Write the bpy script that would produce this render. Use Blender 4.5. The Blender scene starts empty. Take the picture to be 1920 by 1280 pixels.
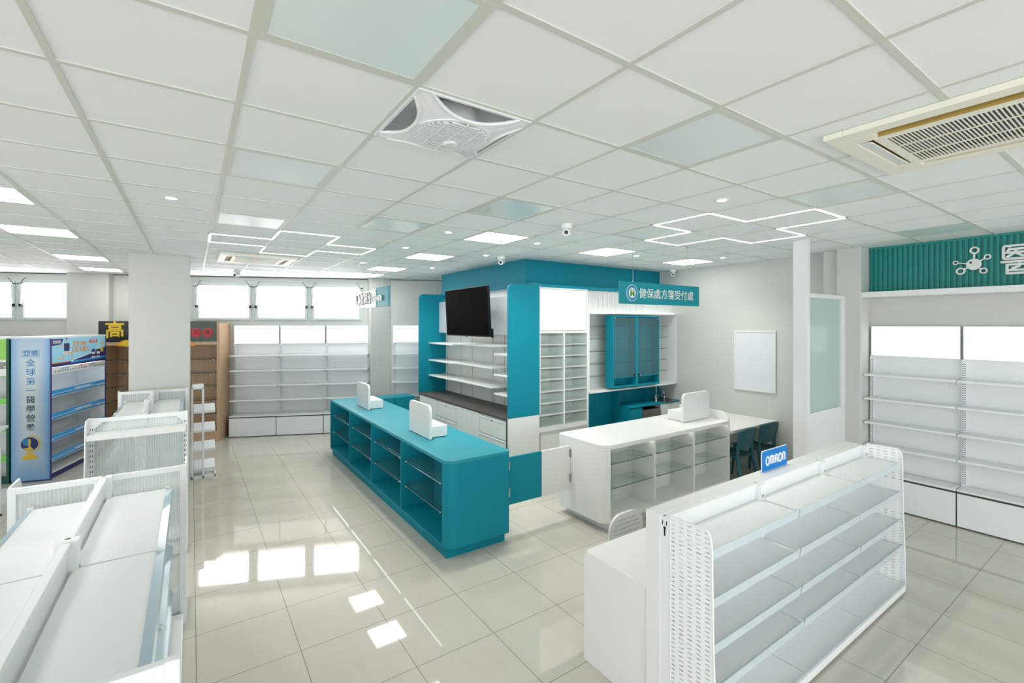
import bpy, bmesh, math, random
from mathutils import Vector, Matrix
random.seed(7)
C = bpy.context.scene.collection
PI = math.pi
S = bpy.context.scene

# ------------------------------------------------------------------ camera, world, exposure
HF, CZ, YAW = 2.2616, 3.25, 0.6028
cam_d = bpy.data.cameras.new('camera'); cam = bpy.data.objects.new('camera', cam_d); C.objects.link(cam)
cam.location = (0, 0, HF); cam.rotation_euler = (PI/2, 0, -YAW)
cam_d.sensor_width = 36; cam_d.lens = 873.83/1920*36; cam_d.shift_y = -(640-607.83)/1920
cam_d.clip_start = 0.05
S.camera = cam
w = bpy.data.worlds.new('daylight'); S.world = w; w.use_nodes = True
w.node_tree.nodes['Background'].inputs[0].default_value = (0.97, 0.985, 1.0, 1)
w.node_tree.nodes['Background'].inputs[1].default_value = 1.65
S.view_settings.view_transform = 'Standard'; S.view_settings.look = 'None'
S.view_settings.exposure = 1.0; S.view_settings.gamma = 1; S.view_settings.use_curve_mapping = False
S.cycles.use_denoising = True
S.cycles.max_bounces = 10; S.cycles.diffuse_bounces = 6; S.cycles.glossy_bounces = 4
S.cycles.transmission_bounces = 8; S.cycles.transparent_max_bounces = 24
S.cycles.caustics_reflective = False; S.cycles.caustics_refractive = False
S.cycles.sample_clamp_indirect = 6
PANEL_LIGHT, WINDOW_LIGHT, BOX_LIGHT, LED_LIGHT = 6.0, 4.8, 0.62, 2.2

# ------------------------------------------------------------------ materials
def lin(c):
    return tuple(((v/255)/12.92 if v/255 <= .04045 else ((v/255+.055)/1.055)**2.4) for v in c) + (1,)
class N:
    def __init__(s, name):
        s.m = bpy.data.materials.new(name); s.m.use_nodes = True; s.t = s.m.node_tree
        s.b = s.t.nodes['Principled BSDF']; s.out = s.t.nodes['Material Output']
    def add(s, typ, **k):
        n = s.t.nodes.new(typ)
        for a, v in k.items(): setattr(n, a, v)
        return n
    def link(s, a, b): s.t.links.new(a, b)
    def math(s, op, a, b=None, c=None):
        n = s.add('ShaderNodeMath', operation=op)
        for i, v in enumerate((a, b, c)):
            if v is None: continue
            if isinstance(v, (int, float)): n.inputs[i].default_value = v
            else: s.link(v, n.inputs[i])
        return n.outputs[0]
    def mix(s, f, a, b):
        n = s.add('ShaderNodeMix', data_type='RGBA')
        for i, v in ((0, f), (6, a), (7, b)):
            if isinstance(v, (int, float)): n.inputs[i].default_value = v
            elif isinstance(v, tuple): n.inputs[i].default_value = v
            else: s.link(v, n.inputs[i])
        return n.outputs[2]
def mat(name, rgb, rough=.5, metal=0., spec=.5, vary=.03, scale=6., coat=0.):
    k = N(name); c = lin(rgb)
    tc = k.add('ShaderNodeTexCoord'); no = k.add('ShaderNodeTexNoise'); no.inputs['Scale'].default_value = scale
    no.inputs['Detail'].default_value = 3
    k.link(tc.outputs['Object'], no.inputs['Vector'])
    d = tuple(max(0, v*(1-vary)) for v in c[:3])+(1,); l = tuple(min(1, v*(1+vary)) for v in c[:3])+(1,)
    k.link(k.mix(no.outputs['Fac'], d, l), k.b.inputs['Base Color'])
    k.b.inputs['Roughness'].default_value = rough; k.b.inputs['Metallic'].default_value = metal
    k.b.inputs['Specular IOR Level'].default_value = spec
    if coat: k.b.inputs['Coat Weight'].default_value = coat; k.b.inputs['Coat Roughness'].default_value = .1
    return k.m
def emit(name, rgb, strength):
    k = N(name); e = k.add('ShaderNodeEmission'); e.inputs[0].default_value = lin(rgb); e.inputs[1].default_value = strength
    k.link(e.outputs[0], k.out.inputs[0]); return k.m
def glass(name, rgb, alpha, rough=.03):
    # thin pane: mostly clear, tinted, with a real glossy surface
    k = N(name); t = k.add('ShaderNodeBsdfTransparent'); t.inputs[0].default_value = lin(rgb)
    g = k.add('ShaderNodeBsdfGlossy'); g.inputs['Roughness'].default_value = rough
    d = k.add('ShaderNodeBsdfDiffuse'); d.inputs[0].default_value = lin(rgb)
    m1 = k.add('ShaderNodeMixShader'); m1.inputs[0].default_value = alpha
    k.link(t.outputs[0], m1.inputs[1]); k.link(d.outputs[0], m1.inputs[2])
    lw = k.add('ShaderNodeLayerWeight'); lw.inputs[0].default_value = .5
    fr = k.math('MULTIPLY_ADD', k.math('POWER', lw.outputs['Facing'], 4.), .6, .03)
    m2 = k.add('ShaderNodeMixShader'); k.link(fr, m2.inputs[0])
    k.link(m1.outputs[0], m2.inputs[1]); k.link(g.outputs[0], m2.inputs[2]); k.link(m2.outputs[0], k.out.inputs[0])
    return k.m
M = {}
M['ceil'] = mat('ceiling_tile', (236, 240, 240), .75, vary=.015, scale=3)
M['tbar'] = mat('ceiling_bar', (206, 209, 202), .45, vary=.01)
M['wall'] = mat('wall_paint', (200, 203, 198), .6, vary=.012, scale=1.5)
M['white'] = mat('white_laminate', (225, 227, 225), .35, vary=.012, scale=2)
M['steel'] = mat('white_powder_coat', (228, 231, 232), .3, vary=.01, scale=4)
M['alu'] = mat('window_aluminium', (205, 213, 213), .4, vary=.02)
M['teal'] = mat('teal_laminate', (0, 130, 150), .55, spec=.25, vary=.03, scale=2)
M['tealtop'] = mat('teal_worktop', (20, 138, 155), .42, vary=.03, scale=2)
M['tealsign'] = mat('teal_fascia', (12, 136, 128), .45, vary=.06, scale=4)
M['tealboard'] = mat('teal_acrylic', (0, 138, 152), .4, vary=.03)
M['tealchair'] = mat('teal_plastic', (22, 88, 100), .4, vary=.04)
M['dark'] = mat('charcoal_laminate', (78, 76, 74), .5, vary=.08, scale=14)
M['black'] = mat('black_plastic', (16, 16, 17), .35)
M['gap'] = mat('shadow_gap_strip', (66, 68, 64), .6)
M['screen'] = mat('television_screen', (2, 2, 3), .6, spec=.02, vary=0)
M['grey'] = mat('grey_panel', (188, 194, 200), .4)
M['boardface'] = mat('whiteboard_face', (222, 226, 231), .3)
M['greyin'] = mat('fan_housing', (240, 243, 245), .5, vary=.03)
M['chrome'] = mat('chrome', (205, 205, 205), .18, 1.0)
M['steelbox'] = mat('stainless_steel', (150, 146, 138), .35, .8)
M['bowl'] = mat('sink_bowl', (96, 84, 76), .3, .7)
M['cream'] = mat('aged_cream_plastic', (233, 231, 218), .45, vary=.02)
M['gold'] = mat('ochre_vane', (178, 152, 84), .5, vary=.05)
M['goldink'] = mat('gold_print', (226, 186, 48), .4, vary=.2, scale=40)
M['goldink2'] = mat('orange_print', (222, 150, 70), .5, vary=.2, scale=40)
M['red'] = mat('red_print', (206, 48, 56), .5, vary=.15, scale=30)
M['navy'] = mat('navy_print', (36, 40, 104), .5, vary=.1)
M['blue'] = mat('sign_blue', (0, 120, 200), .45, spec=.2, vary=.02)
M['blueink'] = mat('blue_print', (36, 128, 184), .5)
M['darkink'] = mat('ink_print', (30, 50, 84), .5)
M['greenink'] = mat('green_print', (70, 150, 40), .5)
M['darkgreen'] = mat('green_edge', (0, 84, 62), .5)
M['ink'] = mat('grey_print', (92, 96, 96), .6)
M['skin'] = mat('printed_skin', (222, 178, 152), .6)
M['sky'] = mat('printed_sky', (150, 212, 240), .45, vary=.18, scale=3)
M['strip'] = mat('blue_price_strip', (52, 156, 222), .35, vary=.08)
M['limestrip'] = mat('green_price_strip', (122, 208, 78), .35)
M['lime'] = mat('green_poster', (150, 208, 92), .45, vary=.3, scale=3)
M['night'] = mat('dark_poster', (24, 30, 36), .3, vary=.7, scale=5)
M['forest'] = mat('green_dark_poster', (38, 62, 46), .3, vary=.6, scale=5)
M['violet'] = mat('violet_edge', (62, 50, 122), .5)
M['lightbox'] = emit('light_box_face', (255, 255, 255), BOX_LIGHT)
M['panel'] = emit('light_panel_face', (255, 254, 250), PANEL_LIGHT)
M['led'] = emit('led_strip', (255, 254, 250), LED_LIGHT)
M['ledsoft'] = emit('cabinet_led', (250, 253, 255), 2.2)
M['lamp'] = emit('downlight_lamp', (255, 246, 232), 9.0)
M['spot'] = emit('cabinet_spot', (255, 250, 240), 6.0)
M['frost'] = mat('frosted_diffuser', (224, 233, 233), .3, vary=.01, coat=.3)
M['glass'] = glass('clear_glass', (247, 252, 250), .02)
M['edge'] = mat('glass_edge', (60, 92, 84), .2)
M['tint'] = glass('tinted_glass', (205, 238, 240), .04)
M['frostglass'] = glass('green_frosted_glass', (190, 212, 204), .82, .12)
M['acrylic'] = glass('clear_price_channel', (232, 240, 244), .62, .1)
M['channel'] = glass('blue_price_channel', (196, 216, 226), .7, .15)
M['clear'] = glass('clear_acrylic', (244, 250, 248), .10)

def floor_mat():
    k = N('polished_floor_tile')
    g = k.add('ShaderNodeNewGeometry'); sp = k.add('ShaderNodeSeparateXYZ'); k.link(g.outputs['Position'], sp.inputs[0])
    def line(o, off):
        f = k.math('FRACT', k.math('ADD', k.math('DIVIDE', k.math('ADD', o, -off), .6), .5))
        return k.math('LESS_THAN', k.math('ABSOLUTE', k.math('SUBTRACT', f, .5)), .0038)
    ln = k.math('MAXIMUM', line(sp.outputs[0], .0456*.6), line(sp.outputs[1], 5.817*.6))
    mp = k.add('ShaderNodeMapping'); mp.inputs['Scale'].default_value = (3.2, .5, 1); k.link(g.outputs['Position'], mp.inputs[0])
    n1 = k.add('ShaderNodeTexNoise'); n1.inputs['Scale'].default_value = 3; n1.inputs['Detail'].default_value = 6; k.link(mp.outputs[0], n1.inputs['Vector'])
    base = k.mix(n1.outputs['Fac'], lin((187, 184, 172)), lin((198, 195, 186)))
    k.link(k.mix(ln, base, lin((122, 119, 110))), k.b.inputs['Base Color'])
    k.b.inputs['Roughness'].default_value = .035; k.b.inputs['Specular IOR Level'].default_value = .55
    return k.m
M['floor'] = floor_mat()
def wood_mat():
    k = N('oak_veneer'); tc = k.add('ShaderNodeTexCoord'); mp = k.add('ShaderNodeMapping')
    mp.inputs['Scale'].default_value = (14, 14, .7); k.link(tc.outputs['Object'], mp.inputs[0])
    n1 = k.add('ShaderNodeTexNoise'); n1.inputs['Scale'].default_value = 2; n1.inputs['Detail'].default_value = 5; k.link(mp.outputs[0], n1.inputs['Vector'])
    k.link(k.mix(n1.outputs['Fac'], lin((172, 137, 106)), lin((212, 180, 147))), k.b.inputs['Base Color'])
    k.b.inputs['Roughness'].default_value = .45; return k.m
M['wood'] = wood_mat()
def corr_mat():
    k = N('corrugated_acrylic'); tc = k.add('ShaderNodeTexCoord'); sp = k.add('ShaderNodeSeparateXYZ'); k.link(tc.outputs['Object'], sp.inputs[0])
    s = k.math('SINE', k.math('MULTIPLY', k.math('ADD', sp.outputs[0], sp.outputs[1]), 2*PI/.02))
    f = k.math('MULTIPLY_ADD', s, .09, .36)
    t = k.add('ShaderNodeBsdfTransparent'); t.inputs[0].default_value = lin((243, 246, 246))
    d = k.add('ShaderNodeBsdfPrincipled'); d.inputs['Base Color'].default_value = lin((240, 243, 243)); d.inputs['Roughness'].default_value = .15
    m = k.add('ShaderNodeMixShader'); k.link(f, m.inputs[0]); k.link(t.outputs[0], m.inputs[1]); k.link(d.outputs[0], m.inputs[2])
    k.link(m.outputs[0], k.out.inputs[0]); return k.m
M['corr'] = corr_mat()
def perf_mat(name, pu, pv, wu, wv, rgb=(234, 237, 236)):
    # sheet metal with punched slots: u along depth (local y), v along height
    k = N(name); tc = k.add('ShaderNodeTexCoord'); sp = k.add('ShaderNodeSeparateXYZ'); k.link(tc.outputs['Object'], sp.inputs[0])
    u = k.math('ADD', sp.outputs[0], sp.outputs[1])
    row = k.math('FLOOR', k.math('DIVIDE', sp.outputs[2], pv))
    fu = k.math('FRACT', k.math('ADD', k.math('DIVIDE', u, pu), .5)); fv = k.math('FRACT', k.math('DIVIDE', sp.outputs[2], pv))
    a = k.math('LESS_THAN', k.math('ABSOLUTE', k.math('SUBTRACT', fu, .5)), wu/2)
    b = k.math('LESS_THAN', k.math('ABSOLUTE', k.math('SUBTRACT', fv, .5)), wv/2)
    h = k.math('MULTIPLY', a, b)
    t = k.add('ShaderNodeBsdfTransparent'); m = k.add('ShaderNodeMixShader')
    k.b.inputs['Base Color'].default_value = lin(rgb); k.b.inputs['Roughness'].default_value = .35
    k.link(h, m.inputs[0]); k.link(k.b.outputs[0], m.inputs[1]); k.link(t.outputs[0], m.inputs[2]); k.link(m.outputs[0], k.out.inputs[0])
    return k.m
M['perf'] = perf_mat('perforated_steel', .052, .024, .5, .26)
M['mesh'] = perf_mat('fine_perforated_steel', .016, .016, .45, .45, (214, 220, 218))
def blue_mat():
    # printed side panel: pale in the middle, blue to both edges (a print, local x 0..0.434)
    k = N('blue_printed_panel'); tc = k.add('ShaderNodeTexCoord'); sp = k.add('ShaderNodeSeparateXYZ'); k.link(tc.outputs['Object'], sp.inputs[0])
    e = k.math('POWER', k.math('ABSOLUTE', k.math('DIVIDE', k.math('SUBTRACT', sp.outputs[1], .217), .217)), 1.6)
    zz = k.math('POWER', k.math('ABSOLUTE', k.math('DIVIDE', k.math('SUBTRACT', sp.outputs[2], 1.15), 1.15)), 2.2)
    f = k.math('MINIMUM', k.math('MAXIMUM', e, k.math('MULTIPLY', zz, .9)), 1.0)
    k.link(k.mix(f, lin((202, 212, 214)), lin((98, 160, 214))), k.b.inputs['Base Color']); k.b.inputs['Roughness'].default_value = .3
    return k.m
M['bluepanel'] = blue_mat()
def pane_mat():
    # daylit obscure glass; grime along the bottom rail lets less light through
    k = N('daylit_window_pane'); tc = k.add('ShaderNodeTexCoord'); sp = k.add('ShaderNodeSeparateXYZ'); k.link(tc.outputs['Object'], sp.inputs[0])
    no = k.add('ShaderNodeTexNoise'); no.inputs['Scale'].default_value = 14; no.inputs['Detail'].default_value = 4; k.link(tc.outputs['Object'], no.inputs['Vector'])
    h = k.math('SUBTRACT', k.math('DIVIDE', k.math('SUBTRACT', sp.outputs[2], 2.38), .16), k.math('MULTIPLY', k.math('SUBTRACT', no.outputs['Fac'], .5), .5))
    f = k.math('MINIMUM', k.math('MAXIMUM', h, 0.), 1.)
    e = k.add('ShaderNodeEmission'); k.link(k.mix(f, lin((255, 250, 238)), (1, 1, 1, 1)), e.inputs[0])
    k.link(k.math('MULTIPLY_ADD', k.math('POWER', f, 2.), WINDOW_LIGHT-.86, .86), e.inputs[1]); k.link(e.outputs[0], k.out.inputs[0])
    return k.m
M['pane'] = pane_mat()

# ------------------------------------------------------------------ mesh builder
def rrect(x0, x1, y0, y1, r=(0, 0, 0, 0), seg=8):
    # corners in order (x0,y0) (x1,y0) (x1,y1) (x0,y1), each with its own radius
    if isinstance(r, (int, float)): r = (r,)*4
    pts = []
    for (cx, cy, sx, sy, a0), rr in zip(((x0, y0, 1, 1, PI), (x1, y0, -1, 1, 1.5*PI), (x1, y1, -1, -1, 0), (x0, y1, 1, -1, .5*PI)), r):
        if rr <= 0: pts.append((cx, cy)); continue
        for i in range(seg+1):
            a = a0+(PI/2)*i/seg
            pts.append((cx+sx*rr+rr*math.cos(a), cy+sy*rr+rr*math.sin(a)))
    return pts
class B:
    def __init__(s): s.bm = bmesh.new(); s.mats = []; s.cur = 0
    def m(s, key):
        if key not in s.mats: s.mats.append(key)
        s.cur = s.mats.index(key); return s
    def face(s, pts):
        f = s.bm.faces.new([s.bm.verts.new(p) for p in pts]); f.material_index = s.cur; return f
    def box(s, x0, x1, y0, y1, z0, z1):
        v = [s.bm.verts.new(p) for p in ((x0,y0,z0),(x1,y0,z0),(x1,y1,z0),(x0,y1,z0),(x0,y0,z1),(x1,y0,z1),(x1,y1,z1),(x0,y1,z1))]
        for q in ((3,2,1,0),(4,5,6,7),(0,1,5,4),(1,2,6,5),(2,3,7,6),(3,0,4,7)):
            f = s.bm.faces.new([v[i] for i in q]); f.material_index = s.cur
        return s
    def prism(s, poly, lo, hi, axis='z', xf=None):
        # poly in 2-D, extruded along axis: z -> (a,b,h)  y -> (a,h,b)  x -> (h,a,b)
        def P(a, b, h):
            p = {'z': (a, b, h), 'y': (a, h, b), 'x': (h, a, b)}[axis]
            return tuple(xf @ Vector(p)) if xf else p
        A = [s.bm.verts.new(P(a, b, lo)) for a, b in poly]; D = [s.bm.verts.new(P(a, b, hi)) for a, b in poly]
        n = len(poly); fs = [s.bm.faces.new(A[::-1]), s.bm.faces.new(D)]
        for i in range(n): fs.append(s.bm.faces.new((A[i], A[(i+1) % n], D[(i+1) % n], D[i])))
        for f in fs: f.material_index = s.cur
        return s
    def cyl(s, p0, p1, r0, r1=None, seg=16):
        r1 = r0 if r1 is None else r1
        p0, p1 = Vector(p0), Vector(p1); d = (p1-p0).normalized()
        u = d.orthogonal().normalized(); v = d.cross(u)
        A = [s.bm.verts.new(p0+r0*(math.cos(2*PI*i/seg)*u+math.sin(2*PI*i/seg)*v)) for i in range(seg)]
        D = [s.bm.verts.new(p1+r1*(math.cos(2*PI*i/seg)*u+math.sin(2*PI*i/seg)*v)) for i in range(seg)]
        fs = [s.bm.faces.new(A[::-1]), s.bm.faces.new(D)]
        for i in range(seg): fs.append(s.bm.faces.new((A[i], A[(i+1) % seg], D[(i+1) % seg], D[i])))
        for f in fs: f.material_index = s.cur
        return s
    def tube(s, pts, r, seg=8, closed=False):
        pts = [Vector(p) for p in pts]; n = len(pts); rings = []; up = None
        for i, p in enumerate(pts):
            a = pts[i-1] if (i > 0 or closed) else p; b = pts[(i+1) % n] if (i < n-1 or closed) else p
            t = (b-a).normalized()
            if up is None: up = t.orthogonal().normalized()
            up = (up-t*up.dot(t)).normalized(); v = t.cross(up)
            rr = r[i] if isinstance(r, (list, tuple)) else r
            rings.append([s.bm.verts.new(p+rr*(math.cos(2*PI*k/seg)*up+math.sin(2*PI*k/seg)*v)) for k in range(seg)])
        for i in range(n if closed else n-1):
            for k in range(seg):
                f = s.bm.faces.new((rings[i][k], rings[i][(k+1) % seg], rings[(i+1) % n][(k+1) % seg], rings[(i+1) % n][k])); f.material_index = s.cur
        if not closed:
            for q in (rings[0][::-1], rings[-1]): s.bm.faces.new(q).material_index = s.cur
        return s
    def lathe(s, prof, c=(0, 0, 0), seg=32):
        rings = []
        for r, z in prof: rings.append([s.bm.verts.new((c[0]+r*math.cos(2*PI*k/seg), c[1]+r*math.sin(2*PI*k/seg), c[2]+z)) for k in range(seg)])
        for i in range(len(prof)-1):
            for k in range(seg):
                f = s.bm.faces.new((rings[i][k], rings[i][(k+1) % seg], rings[i+1][(k+1) % seg], rings[i+1][k])); f.material_index = s.cur
        return s
    def stroke(s, pts, wd, lo, hi, closed=False, cap=True, xf=None):
        # a flat line of width wd in the (x,z) plane, thickness along y (lo..hi), with round ends
        n = len(pts)
        for i in range(n if closed else n-1):
            (ax, az), (bx, bz) = pts[i], pts[(i+1) % n]
            L = math.hypot(bx-ax, bz-az)
            if L < 1e-7: continue
            nx, nz = -(bz-az)/L*wd/2, (bx-ax)/L*wd/2
            s.n = getattr(s, 'n', 0)+1; lo2 = lo-(s.n % 40)*.00006
            s.prism([(ax-nx, az-nz), (bx-nx, bz-nz), (bx+nx, bz+nz), (ax+nx, az+nz)], lo2, hi, 'y', xf)
        if cap:
            for (ax, az) in pts:
                s.n = getattr(s, 'n', 0)+1; lo2 = lo-(s.n % 40)*.00006
                s.prism([(ax+wd/2*math.cos(2*PI*k/10), az+wd/2*math.sin(2*PI*k/10)) for k in range(10)], lo2, hi, 'y', xf)
        return s
    def disc(s, cx, cz, rx, lo, hi, rz=None, seg=28):
        rz = rz or rx
        return s.prism([(cx+rx*math.cos(2*PI*k/seg), cz+rz*math.sin(2*PI*k/seg)) for k in range(seg)], lo, hi, 'y')
    def build(s, name, parent=None, bevel=0, smooth=False, recalc=True):
        if recalc: bmesh.ops.recalc_face_normals(s.bm, faces=s.bm.faces[:])
        me = bpy.data.meshes.new(name); s.bm.to_mesh(me); s.bm.free()
        for k in s.mats: me.materials.append(M[k])
        o = bpy.data.objects.new(name, me); C.objects.link(o)
        if parent: o.parent = parent
        if smooth: 
            for p in me.polygons: p.use_smooth = True
            try: me.set_sharp_from_angle(angle=math.radians(38))
            except Exception: pass
        if bevel:
            b = o.modifiers.new('bevel', 'BEVEL'); b.width = bevel; b.segments = 2; b.limit_method = 'ANGLE'; b.angle_limit = math.radians(40)
        return o
def bx(key, *a): return B().m(key).box(*a)
def thing(name, label, cat, loc=(0, 0, 0), rot=0., group=None):
    o = bpy.data.objects.new(name, None); C.objects.link(o); o.empty_display_size = .1
    o.location = loc; o.rotation_euler = (0, 0, rot); o['label'] = label; o['category'] = cat
    if group: o['group'] = group
    return o
def tag(o, label, cat, group=None):
    o['label'] = label; o['category'] = cat
    if group: o['group'] = group
    return o
def struct(b, name, parent=None, **k):
    o = b.build(name, parent, **k)
    if parent is None: o['kind'] = 'structure'
    return o
def sempty(name, loc, rot=0.):
    o = bpy.data.objects.new(name, None); C.objects.link(o); o.location = loc; o.rotation_euler = (0, 0, rot); o['kind'] = 'structure'; return o
def text(s, size, key, parent, x, y, z, name='lettering', depth=.002, bold=0., align='CENTER', vertical=False, sx=1., flip=False):
    # lettering standing in the local x-z plane, reading along +x, facing local -y
    cu = bpy.data.curves.new(name, 'FONT'); cu.body = s; cu.size = size; cu.extrude = depth/2; cu.offset = bold
    cu.align_x = align; cu.align_y = 'CENTER'; cu.resolution_u = 3
    o = bpy.data.objects.new(name+'_source', cu); C.objects.link(o)
    bpy.context.view_layer.update()
    me = bpy.data.meshes.new_from_object(o.evaluated_get(bpy.context.evaluated_depsgraph_get()))
    bpy.data.objects.remove(o); bpy.data.curves.remove(cu)
    me.transform(Matrix.Translation((x, y, z)) @ Matrix.Rotation(PI/2, 4, 'X') @ Matrix.Diagonal((sx, 1, 1, 1)))
    me.materials.clear(); me.materials.append(M[key]); me.name = name
    n = bpy.data.objects.new(name, me); C.objects.link(n); n.parent = parent
    return n

GX = lambda i: (i-.7144)*.6
GY = lambda j: (j+2.0048)*.6
AW = math.atan(.43)                       # the window wall runs askew to the tile grid
OW = (0, 11.45)
def wpt(u, d=0): return (OW[0]+u*math.cos(AW)-d*math.sin(AW), OW[1]-u*math.sin(AW)-d*math.cos(AW))

# ------------------------------------------------------------------ the setting
struct(B().m('floor').box(-8, 7.45, -5, 16, -.1, 0), 'floor')
b = B()
holes = {(2, 1)}
for i in range(-12, 14):
    for j in range(-10, 23):
        if (i, j) in holes: continue
        if GX(i) > 7.4: continue
        b.m('ceil'); x0, x1, y0, y1 = GX(i), min(GX(i+1), 7.4), GY(j), GY(j+1)
        b.face([(x0, y0, CZ), (x0, y1, CZ), (x1, y1, CZ), (x1, y0, CZ)])
b.m('tbar')
for i in range(-12, 13): b.box(GX(i)-.0125, GX(i)+.0125, GY(-10), GY(22), CZ-.005, CZ+.02)
for j in range(-10, 23): b.box(GX(-12), 7.35, GY(j)-.0125, GY(j)+.0125, CZ-.0052, CZ+.02)
struct(b, 'ceiling', recalc=False)

wb = sempty('wall_back', (OW[0], OW[1], 0), -AW)
b = B().m('wall')
ops = [(-4.1, -2.02), (.05, 3.32)]
b.box(-8, 8.5, 0, .2, 0, 2.33); b.box(-8, 8.5, 0, .2, 3.115, CZ+.05)
for x0, x1 in ((-8, ops[0][0]), (ops[0][1], ops[1][0]), (ops[1][1], 8.5)): b.box(x0, x1, 0, .2, 2.33, 3.115)
b.build('wall_face', wb)
b = B().m('wall'); b.box(-2.075, -1.37, -.14, 0, 0, CZ); b.build('wall_pier', wb)
b = bx('gap', -8, 8.5, -.004, 0, CZ-.022, CZ-.008); b.build('shadow_line', wb)

def window(n, p0, p1, f0, f1):
    t = sempty('window_%d' % n, (OW[0], OW[1], 0), -AW)
    b = B().m('alu')
    b.box(f0, f1, .0, .09, 3.06, 3.115); b.box(f0, f1, .0, .09, 2.33, 2.38)
    b.box(f0, p0-.03, .0, .09, 2.38, 3.06); b.box(p1+.03, f1, .0, .09, 2.38, 3.06)
    b.build('window_frame', t, .003)
    b = B().m('alu')
    b.box(p0-.05, p1+.05, -.025, .02, 3.05, 3.088); b.box(p0-.05, p1+.05, -.025, .02, 2.352, 2.392)
    b.box(p0-.05, p0, -.025, .02, 2.392, 3.05); b.box(p1, p1+.05, -.025, .02, 2.392, 3.05)
    b.build('sash', t, .003)
    bx('pane', p0, p1, .005, .012, 2.392, 3.05).build('pane', t)
    for x, sg in ((p0-.025, 1), (p1+.025, -1)):
        b = B().m('steel'); b.tube([(x+sg*.01, -.045, 3.02), (x+sg*.006, -.05, 2.85), (x-sg*.012, -.045, 2.62)], .014)
        b.box(x-.02, x+.02, -.06, -.025, 2.9, 3.03)
        b.m('black'); b.box(x-sg*.015-.018, x-sg*.015+.018, -.06, -.025, 2.6, 2.65)
        b.tube([(x, -.05, 3.04), (x+sg*.02, -.05, 3.09), (x+sg*.07, -.05, 3.15)], .005, 6)
        b.tube([(x, -.045, 3.035), (x-sg*.06, -.045, 3.03)], .009, 6)
        b.build('opener', t, smooth=True)
    return t
window(1, -3.95, -3.037, -4.1, -2.94); window(2, -2.845, -2.06, -2.94, -2.02)
window(3, .15, 1.071, .05, 1.16); window(4, 1.252, 2.157, 1.16, 2.25); window(5, 2.346, 3.245, 2.25, 3.32)

struct(B().m('wall').box(7.3, 7.45, -5, 9.5, 0, CZ+.05), 'wall_right')
b = B().m('wall'); b.box(6.99, 7.3, 2.36, 2.63, 0, CZ); b.box(7.07, 7.3, 2.63, 2.82, 0, CZ); struct(b, 'pillar_right', bevel=.008)
struct(B().m('wall').box(-.707, -.012, 8.22, 8.9, 0, CZ), 'pillar_left', bevel=.01)
struct(B().m('wall').box(3.15, 3.58, 9.89, 10.5, 0, CZ), 'pillar_back', bevel=.006)
struct(B().m('teal').box(4.15, 7.3, 5.68, 8.52, 0, CZ-.002), 'wall_inner')
struct(B().m('wall').box(-8, -7.8, 6, 16, 0, CZ), 'wall_left')
# partition beside the consulting desk
pt = sempty('wall_partition', (0, 0, 0))
b = B().m('white'); b.box(5.868, 5.93, 2.50, 2.66, 0, CZ-.001); b.build('post', pt, .003)
b = B().m('white'); b.box(5.93, 6.99, 2.53, 2.59, 2.578, 2.63); b.box(5.93, 6.99, 2.53, 2.59, 0, 1.21); b.box(6.88, 6.99, 2.53, 2.59, 1.21, 2.578)
b.build('panel', pt, .003)
bx('frostglass', 5.93, 6.88, 2.555, 2.565, 1.21, 2.578).build('pane', pt)

# ------------------------------------------------------------------ ceiling fixtures
lit = {(-2, 6): 'nearest panel of the left row', (-2, 9): 'second panel of the left row, counted from the camera', (-2, 13): 'third panel of the left row, counted from the camera', (-2, 16): 'farthest panel of the left row, against the windows',
       (5, 5): 'large nearest panel before the teal upper wall', (5, 8): 'second panel above the teal counter', (5, 11): 'third panel above the teal counter', (5, 13): 'farthest panel above the teal counter, beside the far pillar',
       (8, 5): 'panel before the prescription sign', (11, 5): 'panel in the corner above the consulting desk'}
for (i, j), where in lit.items():
    t = thing('ceiling_light', 'glowing square ceiling light, ' + where, 'ceiling light', (GX(i)+.3, GY(j)+.3, CZ), 0, 'lit square ceiling panels')
    b = B().m('tbar')
    for a in ((-.29, .29, -.29, -.27), (-.29, .29, .27, .29), (-.29, -.27, -.27, .27), (.27, .29, -.27, .27)): b.box(a[0], a[1], a[2], a[3], -.007, -.001)
    b.build('frame', t)
    bx('panel', -.27, .27, -.27, .27, -.005, -.002).build('diffuser', t)
unlit = {(1, 0): 'largest, above the camera left of the fan', (1, 3): 'left of the fan and one row on', (1, 6): 'before the left light cross', (3, 5): 'beyond the fan, before the teal upper wall', (4, 0): 'right of the fan',
         (4, 3): 'next to the dome camera above the counters', (7, 0): 'beside the near air conditioner', (7, 3): 'touching the right light cross', (11, 0): 'above the green fascia sign'}
for (i, j), where in unlit.items():
    t = thing('ceiling_light', 'switched-off frosted square ceiling panel, ' + where, 'ceiling light', (GX(i)+.3, GY(j)+.3, CZ), 0, 'switched-off square ceiling panels')
    b = B().m('tbar')
    for a in ((-.288, .288, -.288, -.262), (-.288, .288, .262, .288), (-.288, -.262, -.262, .262), (.262, .288, -.262, .262)): b.box(a[0], a[1], a[2], a[3], -.006, -.001)
    b.build('frame', t)
    bx('frost', -.262, .262, -.262, .262, -.004, -.001).build('diffuser', t)
dl = {(0, 5): 'alone at the left of the ceiling', (4, 5): 'left of the nearest lit panel above the counters', (4, 7): 'between two lit panels above the teal counter', (4, 10): 'by the hanging cashier sign',
      (6, 10): 'farthest on the aisle behind the teal counter', (6, 7): 'above the television', (6, 5): 'before the corner of the teal upper wall', (9, 5): 'above the drawer cabinet', (11, 4): 'above the consulting desk', (6, 1): 'alone at the right, before the right light cross'}
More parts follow.
